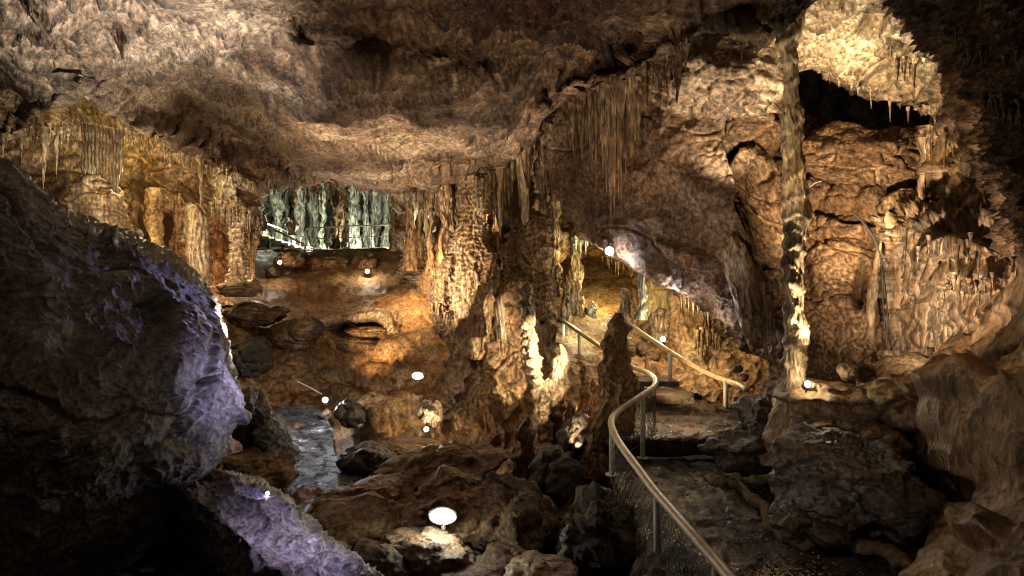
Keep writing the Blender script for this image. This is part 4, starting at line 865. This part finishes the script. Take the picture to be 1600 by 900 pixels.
loft('rock_slab', [
    [(296, 730, 9.5), (350, 735, 9.5), (430, 765, 9.5), (490, 815, 9.4), (545, 862, 9.2), (600, 910, 9), (660, 970, 8.5)],
    [(290, 744, 7.6), (345, 746, 7.7), (400, 762, 7.6), (440, 780, 7.5), (482, 824, 7.3), (540, 868, 7.1), (588, 905, 7), (650, 965, 6.7)],
    [(286, 752, 7.1), (325, 765, 7.1), (370, 790, 7), (415, 825, 6.8), (455, 860, 6.6), (500, 900, 6.4), (560, 960, 6.2)],
    [(280, 762, 6.8), (310, 785, 6.7), (345, 815, 6.6), (385, 850, 6.4), (420, 885, 6.2), (460, 930, 6), (500, 980, 5.8)],
    [(270, 780, 6.9), (295, 810, 6.8), (325, 850, 6.7), (355, 890, 6.5), (380, 930, 6.3), (410, 970, 6.1), (440, 1010, 5.9)],
    [(262, 800, 8), (280, 840, 8), (300, 890, 8), (320, 940, 7.5), (340, 990, 7), (360, 1020, 7), (380, 1050, 7)]], M['violet'], lambda p: .5 * d_rock(p, .7, .3) + .05 * (ridged(p * 3 + 3, 4, .6) - .8), kind='thing', step=1.8,
    label='smooth sloping rock slab lit violet at the bottom left', cat='rock slab', tints=[(430, 830, 140, 80, (1.4, 1.4, 1.35), .8)])
loft('rock_mass', [[(-450, 820, 7), (0, 780, 7), (250, 790, 8), (420, 830, 8), (560, 950, 8)], [(-450, 1100, 5), (0, 1100, 5), (250, 1100, 5.5), (420, 1100, 6), (560, 1100, 6.5)]], M['dark'], lambda p: d_rock(p, .6, .5), kind='thing', step=3,
     label='black shadowed rock below the giant left boulder', cat='rock')

# grit scattered on the path
def grit():
    rs = np.random.RandomState(5); V = []; T = []; k = 0
    base = np.array([[1, 0, 0], [-1, 0, 0], [0, 1, 0], [0, -1, 0], [0, 0, 1], [0, 0, -1]], float)
    f = [(0, 2, 4), (2, 1, 4), (1, 3, 4), (3, 0, 4), (2, 0, 5), (1, 2, 5), (3, 1, 5), (0, 3, 5)]
    for i in range(1500):
        D = rs.uniform(6.3, 11.5); t = (11.5 - D) / 5.2
        px = rs.uniform(1000 + 60 * t, 1110 + 330 * t); x = (px - 800) / F * D
        if rs.rand() < .45: px = rs.normal(1190, 50); D = rs.normal(7.4, .25); x = (px - 800) / F * D
        s = rs.uniform(.006, .022); v = base * rs.uniform(.5, 1.3, (6, 1)) * s * np.array([1, 1, .6])
        an = rs.uniform(0, 6.28); v = np.stack([v[:, 0] * math.cos(an) - v[:, 1] * math.sin(an), v[:, 0] * math.sin(an) + v[:, 1] * math.cos(an), v[:, 2]], 1)
        z = -3.2 + .10 * max(0, min(1, (D - 7.9) / 3.5)) + .01
        V.append(v + np.array([x, D, z])); T += [tuple(k + q for q in ff) for ff in f]; k += 6
    tag(mesh_np('gravel', np.concatenate(V), T, M['flow'], smooth_=False), 'pale grit and stone chips scattered over the dark path', 'gravel', kind='stuff')
grit()

loft('flowstone_drapery', [
    [(1425, 198, 13), (1452, 196, 11.6), (1490, 205, 11), (1525, 225, 10.5), (1545, 245, 11.5)],
    [(1432, 240, 13), (1458, 245, 11.3), (1495, 250, 10.7), (1530, 262, 10.2), (1555, 275, 11)],
    [(1440, 290, 12.6), (1465, 292, 11.0), (1505, 292, 10.4), (1540, 300, 9.9), (1570, 305, 10.6)],
    [(1450, 335, 12), (1470, 335, 10.9), (1515, 335, 10.2), (1555, 340, 9.8), (1590, 340, 10.2)]], M['flow'],
    lambda p: .22 * tiers(p, .8, .9) + .16 * flutes(p, 2.8, .06) + .07 * flutes(p + 9, 7, .06) + .18 * fbm(p * .8, 3), kind='thing', step=1.8,
    label='ribbed tan drapery running down below the right end of the black gap', cat='flowstone', tints=[(1500, 270, 60, 70, (.85, .75, .62), .8)])
# ================================================================== STALACTITE FRINGES
fringe([(2, 215, 15.2), (60, 200, 15.6), (110, 205, 16.2)], 11, 25, 60, (2.0, 3.5), 'flow', 'thin pale stalactite in the dim row at the far left of the alcove', 'stalactites of the far left alcove')
fringe([(75, 200, 17), (130, 196, 17)], 7, 20, 45, (1.4, 2.4), 'flow', 'short stalactite in the row just left of the fluted curtain', 'stalactites left of the fluted curtain')
fringe([(196, 205, 18.6), (250, 225, 19.2), (300, 240, 20)], 20, 10, 36, (1.3, 2.4), 'flow', 'small yellow stalactite under the golden roof of the alcove', 'stalactites under the golden alcove roof')
fringe([(328, 318, 18.9), (350, 322, 18.7), (385, 335, 19), (410, 345, 20)], 24, 14, 44, (1.5, 3), 'flow', 'stalactite in the fringe under the hanging cream block', 'stalactites fringing the hanging block')
fringe([(322, 262, 18.9), (350, 262, 18.6), (400, 292, 19.1)], 14, 8, 24, (1.2, 2.2), 'flow', 'tiny stalactite on the upper rim of the hanging cream block', 'stalactites on the upper rim of the block')
fringe([(412, 292, 25), (500, 294, 26), (600, 290, 26), (640, 288, 25.5)], 36, 6, 40, (1.4, 4), 'ceil', 'short stub of a stalactite along the lip over the bright far chamber', 'stalactites over the far chamber', power=2.2)
fringe([(630, 286, 23.5), (700, 284, 23), (760, 278, 21.5), (800, 262, 20)], 34, 18, 72, (1.6, 3.6), 'flow', 'amber stalactite in the crowded row above the central columns', 'stalactites above the central columns', jd=.9)
fringe([(735, 285, 20.5), (800, 262, 19)], 9, 40, 110, (2.0, 3.4), 'flow', 'long ribbed stalactite hanging in front of the central columns', 'long stalactites before the central columns')
fringe([(800, 228, 18.3), (835, 205, 17.5), (870, 190, 17)], 14, 40, 120, (3.0, 6), 'flow', 'brown stalactite in the dark cluster round the longest stalactite', 'stalactites round the longest one')
fringe([(885, 165, 15.2), (920, 145, 14.2), (960, 130, 13.6), (1005, 118, 13)], 40, 60, 215, (3.6, 7.5), 'flow', 'long brown ribbon stalactite hanging from the lip before the slanting slab', 'ribbon stalactites before the slanting slab', power=1.0, jd=.5, env=lambda u: .45 + .75 * math.exp(-((u - .6) / .3) ** 2))
fringe([(1000, 112, 12.6), (1040, 88, 12), (1075, 66, 11.5)], 18, 25, 95, (3, 5.5), 'dark', 'dark pointed stalactite at the corner of the ceiling lip', 'pointed stalactites at the lip corner')
fringe([(1148, 64, 11.2), (1185, 62, 11)], 6, 14, 46, (1.8, 3.2), 'dark', 'dark icicle-like stalactite just left of the tall column top', 'stalactites left of the column top')
fringe([(1290, 118, 12.4), (1345, 148, 12.1), (1400, 160, 11.7), (1445, 180, 11.2)], 9, 8, 40, (1.5, 3), 'flow', 'slim cream stalactite on the edge of the bright hanging slab', 'stalactites on the bright hanging slab')
fringe([(1385, 75, 10.8), (1430, 110, 10.6)], 8, 16, 44, (1.6, 3), 'flow', 'stalactite on the yellow face of the bright hanging slab', 'stalactites on the yellow slab face')
fringe([(1490, 40, 7.2), (1560, 90, 7.1), (1620, 70, 6.6)], 10, 20, 50, (3, 6), 'dark', 'blunt brown stalactite on the dark overhang near the top right corner', 'stalactites high on the dark overhang')
fringe([(1535, 145, 7.9), (1570, 155, 7.4), (1620, 150, 6.9)], 10, 24, 60, (3.5, 6.5), 'dark', 'blunt brown stalactite in the lower row of the dark overhang', 'lower stalactites of the dark overhang')
fringe([(1062, 452, 17.6), (1100, 475, 17.6), (1126, 492, 17.8)], 15, 14, 40, (1.8, 3), 'flow', 'small cream stalactite below the lit edge of the slanting slab', 'stalactites over the orange mass')
fringe([(1085, 512, 17.9), (1128, 525, 17.9)], 11, 30, 58, (2, 3.4), 'warm', 'orange drip in the shaded curtain on the glowing orange mass', 'drips of the orange mass')
fringe([(895, 372, 20.5), (925, 368, 20)], 8, 16, 48, (1.8, 3.4), 'white', 'bright yellow stalactite left of the brilliant lamp under the slab', 'yellow stalactites by the brilliant lamp')
fringe([(940, 400, 22), (1000, 415, 21)], 12, 10, 30, (1.4, 2.4), 'warm', 'tiny ochre stalactite on the back wall of the yellow niche', 'stalactites of the yellow niche')
fringe([(1405, 372, 10.3), (1470, 368, 9.6), (1550, 380, 9.0)], 12, 20, 66, (2.4, 4.2), 'flow', 'tan drip strand in the upper tier of the right drapery', 'upper drips of the right drapery', jit=20)
fringe([(1470, 445, 9.5), (1560, 440, 9.0)], 14, 20, 52, (2.4, 4.2), 'flow', 'tan drip strand in the lower tier of the right drapery', 'lower drips of the right drapery', jit=16)
fringe([(1160, 395, 12.0), (1195, 440, 11.8), (1210, 490, 11.8)], 9, 30, 80, (2.4, 4), 'flow', 'drooping rib along the ribbed rock tongue at the slab tip', 'ribs of the slab tip tongue')
fringe([(1440, 200, 11.3), (1500, 215, 10.6)], 8, 18, 60, (2.4, 4), 'flow', 'cream drip below the right end of the black gap', 'drips right of the black gap')
fringe([(675, 470, 19.6), (700, 490, 19.5)], 8, 14, 34, (1.6, 2.8), 'flow', 'little tan drip under the left edge of the big layered mass', 'drips of the big layered mass')

# ================================================================== RAILINGS
def railing(label, rail_px, posts, mesh_span=None, r=.056, group=None, mats=('rail', 'post'), mesh_h=.72, nwire=40):
    base = P(*posts[0][:3]) if posts else P(*rail_px[0])
    t = thing('railing', label, 'railing', base, group)
    pts = spline([P(*p) for p in rail_px], 140)
    m = MB(); m.tube(pts, r, 12); m.build('handrail', M[mats[0]], t)
    for (x, y0, D, y1) in posts:
        m = MB(); a = np.array(P(x, y0, D)); b = np.array(P(x, y1, D)); m.tube([a, (a + b) / 2, b], r * .8, 10)
        m.tube([b + [0, 0, -.005], b + [0, 0, .018]], r * 1.9, 10)
        m.build('post', M[mats[1]], t)
    if mesh_span:
        i0, i1 = mesh_span; q = pts[i0:i1]; q = np.array(spline(q, 160)); m = MB()
        c = np.concatenate([[0], np.cumsum(np.linalg.norm(np.diff(q[:, :2], axis=0), axis=1))])
        def at(u, v): return np.array([np.interp(u * c[-1], c, q[:, 0]), np.interp(u * c[-1], c, q[:, 1]), np.interp(u * c[-1], c, q[:, 2]) - .08 - v * mesh_h])
        W = c[-1]; sp = .17; n = int(W / sp)
        for k in range(-int(mesh_h / sp), n + 1):
            for sgn in (1, -1):
                u0 = k * sp / W if sgn > 0 else (k * sp + mesh_h) / W; u1 = u0 + sgn * mesh_h / W
                ta, tb = 0.0, 1.0
                def cl(val): return (val - u0) / (u1 - u0)
                lo, hi = sorted((cl(0.0), cl(1.0))); ta, tb = max(0, lo), min(1, hi)
                if tb - ta < .02: continue
                m.tube([at(u0 + (u1 - u0) * s_, s_) for s_ in np.linspace(ta, tb, 6)], .0045, 4)
        m.build('wire_mesh', M['wire'], t)
        for v in (0.0, 1.0):
            m = MB(); m.tube([at(u, v) for u in np.linspace(0, 1, 60)], .007, 6); m.build('mesh_wire', M['wire'], t)
    return t

main_rail = [(862, 488, 20.2), (885, 505, 19.2), (912, 524, 18.1), (940, 543, 17.0), (965, 560, 16), (988, 573, 15.1), (1010, 582, 14.3), (1023, 592, 13.5), (1020, 606, 12.6), (1003, 618, 12.0), (978, 634, 11.5), (960, 648, 11.1), (955, 660, 10.7), (961, 680, 10.2), (975, 703, 9.6),
             (997, 732, 8.9), (1024, 768, 8.1), (1052, 800, 7.4), (1085, 838, 6.7), (1118, 876, 6.15), (1145, 908, 5.7), (1200, 975, 5.0)]
rt = railing('long cream handrail with white posts and wire mesh winding along the path', main_rail, [(1027, 772, 8.05, 872), (1004, 622, 12.0, 716), (956, 664, 10.6, 742), (1120, 882, 6.1, 1010), (880, 505, 19.4, 548), (905, 522, 18.4, 560)], mesh_span=(62, 139), mesh_h=.76)
railing('shorter pale handrail with a bent start rising beside the upper steps', [(951, 512, 18.6), (949, 503, 18.7), (951, 497, 18.6), (960, 498, 18.3), (985, 509, 17.9), (1012, 527, 17.4), (1046, 549, 16.8), (1085, 572, 16), (1120, 589, 15.3), (1145, 598, 14.7), (1158, 603, 14.3), (1166, 609, 14)],
        [(957, 500, 18.4, 560), (1047, 552, 16.7, 604), (1134, 595, 14.9, 648)], r=.062)
railing('low mesh guard of the small platform behind the tall handrail', [(848, 486, 20.6), (851, 505, 20), (870, 516, 20), (900, 518, 20), (960, 520, 19.8)], [(850, 488, 20.4, 546), (884, 512, 20, 548)], mesh_span=(35, 139), r=.02, mats=('wire', 'post'), mesh_h=.55)
# far chamber railings
for lb, zz in (('far chamber',0),):
    t = railing('thin pale metal railing along the edge of the bright far chamber', [(478, 357, 29.5), (530, 354, 29.5), (580, 352, 29.5), (612, 350, 29.5)], [(x, 356 - (x - 478) * .045, 29.5, 389) for x in (478, 512, 545, 580, 612)], r=.035, mats=('post', 'post'))
    m = MB(); m.tube([P(478, 373, 29.5), P(612, 369, 29.5)], .02, 6); m.build('mid_rail', M['post'], t)
t = railing('sloping handrail of the far stair leading up left', [(405, 351, 30.5), (430, 360, 30.2), (455, 372, 29.8), (476, 382, 29.6)], [(407, 352, 30.5, 372), (430, 360, 30.2, 380), (455, 372, 29.8, 389), (476, 382, 29.6, 392)], r=.045, mats=('post', 'post'))
t = railing('inner sloping handrail running parallel behind the far stair', [(410, 347, 31.5), (440, 358, 31.2), (470, 372, 30.8)], [(412, 348, 31.5, 366), (440, 358, 31.2, 378), (469, 371, 30.8, 388)], r=.035, mats=('post', 'post'))
for i in range(7):
    x = 409 + i * 10; y = 369 + i * 3.4; a = np.array(P(x, y, 31.0 - i * .13)); m = MB(); m.box(a, (.22, .55, .05))
    tag(m.build('stair_tread', M['post'], sm=False), 'pale tread of the far stair above the left starry lamp', 'stair tread', 'treads of the far stair')

# ================================================================== CABLES
def cable(label, pts, r, mat='cable', name='cable'):
    m = MB(); m.tube(spline([P(*p) for p in pts], 70), r, 8); return tag(m.build(name, M[mat]), label, 'cable')
cable('thick black cable hanging down the right wall beside the drapery', [(1330, 330, 11.2), (1352, 352, 11.0), (1368, 378, 10.8), (1377, 410, 10.7), (1379, 450, 10.7), (1382, 500, 10.6), (1388, 560, 10.5)], .014)
cable('second black cable looping just beside the thick one on the right wall', [(1340, 335, 11.3), (1362, 362, 11.0), (1374, 395, 10.9), (1381, 430, 10.8), (1386, 480, 10.6), (1396, 560, 10.5)], .009)
cable('thin grey cable sagging across the upright block behind the column', [(1150, 285, 12), (1172, 306, 11.8), (1195, 316, 11.6), (1222, 318, 11.3)], .009)
cable('short pale tube poking out right of the tall column', [(1258, 298, 10.6), (1268, 290, 10.5), (1275, 285, 10.4), (1283, 283, 10.4)], .009, 'tube', 'pale_tube')
cable('thin pale pipe pointing at the wet floor lamp', [(465, 596, 18.4), (485, 606, 18.2), (503, 616, 18.0)], .022, 'tube', 'pale_pipe')

# ================================================================== LAMPS
def lamp_housing(label, px, py, D, r, bulb='bulbW', oval=False, aim=(0, -1, .2), group=None, rod=.12):
    c = np.array(P(px, py, D)); t = thing('floodlight', label, 'lamp', tuple(c), group)
    a = np.array(aim, float); a /= np.linalg.norm(a)
    if oval:
        # bulkhead lamp: oval body, glass, cage bars, bracket
        def ell(rx, rz, d0, d1, bul, n=28, k=7):
            V = []; T = []
            for i in range(k):
                f = i / (k - 1); s = math.cos(f * math.pi / 2 * .92)
                for j in range(n):
                    an = 2 * math.pi * j / n; V.append((rx * s * math.cos(an), d0 + (d1 - d0) * math.sin(f * math.pi / 2), rz * s * math.sin(an)))
            for i in range(k - 1):
                for j in range(n):
                    q = (i * n + j, i * n + (j + 1) % n, (i + 1) * n + (j + 1) % n, (i + 1) * n + j); T += [(q[0], q[1], q[2]), (q[0], q[2], q[3])]
            V.append((0, d1, 0)); T += [((k - 1) * n + j, (k - 1) * n + (j + 1) % n, k * n) for j in range(n)]
            return np.array(V) + c, T
        m = MB(); m.add(*ell(r * 1.12, r * .66, .02, .10, 0)); m.build('body', M['metal'], t)
        m = MB(); m.add(*ell(r * .98, r * .54, .0, -.09, 0)); m.build('glass', M[bulb], t)
        m = MB(); an = np.linspace(0, 2 * math.pi, 40); m.tube([c + np.array([r * 1.1 * math.cos(x), .01, r * .64 * math.sin(x)]) for x in an], .018, 6); m.build('rim', M['metal'], t)
        m = MB()
        for sx in (-.5, 0, .5): m.tube([c + np.array([sx * r, -.10 * math.cos(q) - .0, r * .6 * math.sin(q)]) for q in np.linspace(-1.5, 1.5, 12)], .007, 5)
        m.build('guard', M['metal'], t)
        m = MB(); m.tube([c + np.array([r * 1.2 * math.cos(q), -.10 + .05 * math.sin(q), r * .74 * math.sin(q)]) for q in np.linspace(.35, math.pi - .35, 20)], [.01] + [.03] * 18 + [.01], 6); m.build('hood', M['metal'], t)
        m = MB(); m.tube([c + np.array([0, .06, -r * .6]), c + np.array([0, .06, -r * 1.25])], .035, 8); m.build('bracket', M['metal'], t)
    else:
        m = MB(); m.tube([c, c - a * r * .5, c - a * r * 2.2], [r * 1.25, r * 1.2, r * .7], 14); m.build('body', M['metal'], t)
        th = np.linspace(0, math.pi, 9); m = MB(); m.tube([c + a * (.35 - .7 * k / 8) * r * 1.6 for k in range(9)], [max(.001, r * .92 * math.sin(x)) for x in th], 14); m.build('bulb', M[bulb], t)
        m = MB(); m.tube([c - a * r * 1.2, c - a * r * 1.2 + np.array([0, .0, -rod])], r * .22, 6); m.build('stem', M['metal'], t)
    return t
lamp_housing('oval bulkhead lamp shining white green in the boulder pit', 692, 807, 9.15, .165, 'bulbL', True)
lamp_housing('brilliant white lamp hanging under the lower edge of the slanting slab', 952, 392, 14.6, .10, 'bulbW', rod=-.3)
lamp_housing('star bright lamp at the foot of the orange cone', 666, 671, 14.0, .05, 'bulbW')
lamp_housing('bluish white lamp at the head of the wet floor', 508, 625, 16.8, .07, 'bulbW')
lamp_housing('starry lamp at the foot of the far stair', 437, 410, 24.2, .07, 'bulbW')
lamp_housing('starry lamp below the ledge of the left alcove', 405, 452, 20.3, .07, 'bulbW')
lamp_housing('lower starry lamp under the far chamber platform', 574, 424, 25.6, .08, 'bulbW')
lamp_housing('small lamp behind the upper handrail against the cream dome', 1036, 530, 17.6, .06, 'bulbW')
lamp_housing('oval white lamp lying on the orange slope', 653, 588, 16.6, .13, 'bulbL', True)
lamp_housing('small warm lamp at the foot of the tall column', 1262, 600, 9.6, .05, 'bulbY')
lamp_housing('tiny lamp on the crest of the violet slab', 418, 771, 7.5, .02, 'bulbY', rod=.04)

# ================================================================== LIGHT
def point(px, py, D, col, W, r=.1):
    l = bpy.data.lights.new('lamp_and_fill_light', 'POINT'); l.energy = W * 1.2; l.color = col; l.shadow_soft_size = r  # serves real lamps and added unseen fills alike
    o = bpy.data.objects.new('lamp_and_fill_light', l); o.location = P(px, py, D); COL.objects.link(o); return o
def spot(src, dst, col, W, ang=60, blend=.7, r=.12):
    l = bpy.data.lights.new('spot_light', 'SPOT'); l.energy = W * 1.2; l.color = col; l.shadow_soft_size = r; l.spot_size = math.radians(ang); l.spot_blend = blend
    o = bpy.data.objects.new('spot_light', l); a = Vector(P(*src)); b = Vector(P(*dst)); o.location = a
    o.rotation_euler = (b - a).to_track_quat('-Z', 'Y').to_euler(); COL.objects.link(o); return o
WARM = (1, .74, .45); AMB = (1, .60, .26); CREAM = (1, .82, .58); COOL = (.80, .86, 1.0); VIO = (.42, .38, 1.0); GRN = (.96, 1.0, .74); YEL = (1, .80, .34); PINK = (1, .88, .80)
# visible lamps, with added unseen lights along the slab's lower edge
point(692, 812, 8.85, (.95, 1, .88), 30, .1)
point(972, 412, 14.6, (1, .95, .95), 22, .05); point(1045, 462, 14.0, (1, .93, .90), 20, .04); point(1115, 505, 13.3, (1, .88, .8), 10, .04); point(945, 398, 15.6, CREAM, 30, .05)
point(668, 660, 13.9, CREAM, 26, .05); point(694, 655, 13.9, WARM, 10, .05)
point(512, 622, 16.3, COOL, 60, .06)
point(437, 405, 24.0, CREAM, 35, .08); point(405, 446, 20.1, CREAM, 25, .08); point(574, 419, 25.4, CREAM, 35, .08)
point(1036, 524, 17.4, CREAM, 70, .06); point(650, 580, 16.3, CREAM, 14, .1)
point(418, 764, 7.4, VIO, 1.5, .03)
# alcove at left
point(214, 268, 17.9, YEL, 95, .1); point(215, 320, 14.6, (1, .84, .55), 110, .1); point(222, 392, 18.4, YEL, 70, .1); spot((200, 335, 14.4), (160, 240, 16.5), (1, .84, .55), 520, 52, .8, .06); spot((60, 300, 13.2), (70, 240, 15.6), CREAM, 90, 60, .8, .06); point(338, 405, 20.6, AMB, 80, .1); point(330, 425, 18.4, WARM, 30, .06); spot((120, 335, 13.3), (150, 260, 16.4), CREAM, 260, 70)
spot((250, 440, 15.5), (345, 330, 19.5), (1, .8, .55), 700, 56)
# far chamber
for x, y, D, w in ((422, 350, 31.2, 70), (480, 380, 31.0, 150), (512, 376, 31.6, 110), (549, 382, 30.6, 140), (600, 380, 30.8, 150), (655, 350, 26.5, 50)):
    point(x, y, D, GRN, w, .15)
spot((520, 392, 27.5), (560, 270, 24.5), (1,.9,.7), 260, 100)
# ceiling wash
spot((480, 640, 12.5), (630, 190, 16), (1, .76, .54), 3300, 62, .9, .12)
spot((460, 600, 9.8), (150, 60, 10), (1, .93, .84), 3000, 78, .9, .12)
spot((700, 600, 8), (760, 0, 10), (1, .74, .50), 300, 90, .9, .2)
spot((840, 560, 11), (880, 40, 11), (1, .72, .46), 190, 60, .9, .1)
spot((600, 440, 19), (600, 260, 22), (1, .86, .62), 520, 100, .9, .2)
# slope and central columns
spot((480, 600, 15.5), (640, 490, 22), (1, .70, .38), 2300, 36, 1.0, .08)
spot((600, 500, 17.0), (735, 410, 21), (1, .74, .45), 1500, 60, .9, .06)
spot((560, 330, 19.5), (645, 500, 22.3), (1, .66, .34), 1400, 60, 1.0, .06)  # added spot under the ceiling, rakes light down the slope
spot((640, 340, 19.0), (700, 500, 20.5), (1, .72, .42), 240, 60, 1.0, .06)
point(672, 400, 22.0, AMB, 60, .1); point(760, 340, 20.6, AMB, 25, .1)
spot((925, 540, 12.8), (842, 550, 14.0), (1, .84, .56), 1100, 60, .6, .04)
spot((905, 700, 12.6), (870, 600, 14.3), (1, .80, .48), 220, 60, .6, .04)
point(925, 640, 14.2, (1, .5, .2), 9, .05)
# niche
point(945, 455, 20.6, YEL, 100, .1); point(900, 505, 19.0, GRN, 22, .1); point(1062, 490, 17.2, YEL, 60, .08); point(905, 392, 19.6, YEL, 40, .08)
spot((1010, 600, 15), (1090, 600, 15.4), AMB, 160, 80)
# right part
spot((1300, 600, 9.9), (1246, 420, 10.35), (1, .84, .52), 800, 40, .6, .03)
spot((1100, 520, 9.4), (985, 680, 10), (1, .80, .55), 32, 70, 1.0, .06)  # added unseen spot, brightens the handrail
point(905, 515, 18.6, (.95, 1, .85), 14, .05)  # added unseen light, brightens the platform rails
point(1263, 588, 9.85, (1, .82, .5), 12, .03)
spot((1400, 540, 8.6), (1470, 400, 10.2), (1, .76, .52), 330, 110, .9, .03)
spot((1290, 520, 10.2), (1340, 400, 12), (1, .74, .48), 120, 90, .9, .04)
spot((1300, 210, 11.2), (1330, 40, 11.2), (1, .88, .60), 360, 130, .9, .08)
spot((1330, 400, 9.9), (1320, 240, 13), (1, .72, .42), 820, 90, .9, .06)
spot((1160, 300, 11.4), (1120, 120, 13), (1, .84, .58), 480, 80, .8, .1)
spot((1000, 600, 9.5), (1070, 250, 13.2), (1, .80, .66), 230, 60, .9, .08)
spot((930, 420, 10.5), (960, 200, 13.6), (1, .68, .40), 300, 60, .9, .06)
spot((1180, 520, 8.8), (1240, 200, 10.4), (1, .80, .52), 480, 34, .9, .06)  # added unseen spot from front left, lightens the tall column
spot((1440, 480, 7.6), (1540, 600, 7.8), (1, .72, .42), 13, 110, .9, .2)
spot((1180, 700, 5.0), (1400, 740, 8.5), (1, .86, .70), 60, 80, .9, .15)
spot((1130, 590, 12.4), (1055, 660, 13.6), (1, .74, .45), 150, 50, .8, .05)
# violet light on the left boulder
spot((650, 560, 7.0), (318, 610, 7.2), (.58, .55, 1.0), 170, 36, 1.0, .05)
spot((560, 540, 8.2), (345, 610, 7.8), (.60, .54, 1.0), 150, 40, 1.0, .06)
spot((640, 640, 6.4), (470, 850, 6.9), (.68, .60, 1.0), 200, 50, 1.0, .05)
spot((440, 380, 9.5), (300, 460, 8), (.48, .44, 1.0), 60, 60, 1.0, .15)
spot((400, 500, 4.5), (240, 480, 6.8), (.85, .72, .75), 5, 60, 1.0, .1)  # added dim fill on the boulder's face, stands in for ambient light
spot((200, 250, 4.5), (140, 520, 6.4), (1, .8, .6), 14, 100, .9, .3)

w = bpy.data.worlds.new('World'); S.world = w; w.use_nodes = True
bg = w.node_tree.nodes['Background']; bg.inputs[0].default_value = (1.0, .80, .62, 1); bg.inputs[1].default_value = .018

cam = bpy.data.cameras.new('camera'); co = bpy.data.objects.new('camera', cam); COL.objects.link(co)
co.location = (0, 0, 0); co.rotation_euler = (math.radians(90), 0, 0)
cam.sensor_width = 36; cam.lens = 36 * F / 1600; cam.clip_end = 500; cam.clip_start = .05
S.camera = co
S.view_settings.view_transform = 'Standard'; S.view_settings.look = 'None'; S.view_settings.exposure = 0
S.render.engine = 'CYCLES'
try:
    S.cycles.use_denoising = True; S.cycles.denoiser = 'OPENIMAGEDENOISE'
except Exception: pass
S.cycles.diffuse_bounces = 3; S.cycles.max_bounces = 6; S.cycles.sample_clamp_indirect = 4; S.cycles.use_light_tree = True; S.cycles.filter_width = 1.0
try: S.cycles.denoising_prefilter = 'ACCURATE'
except Exception: pass
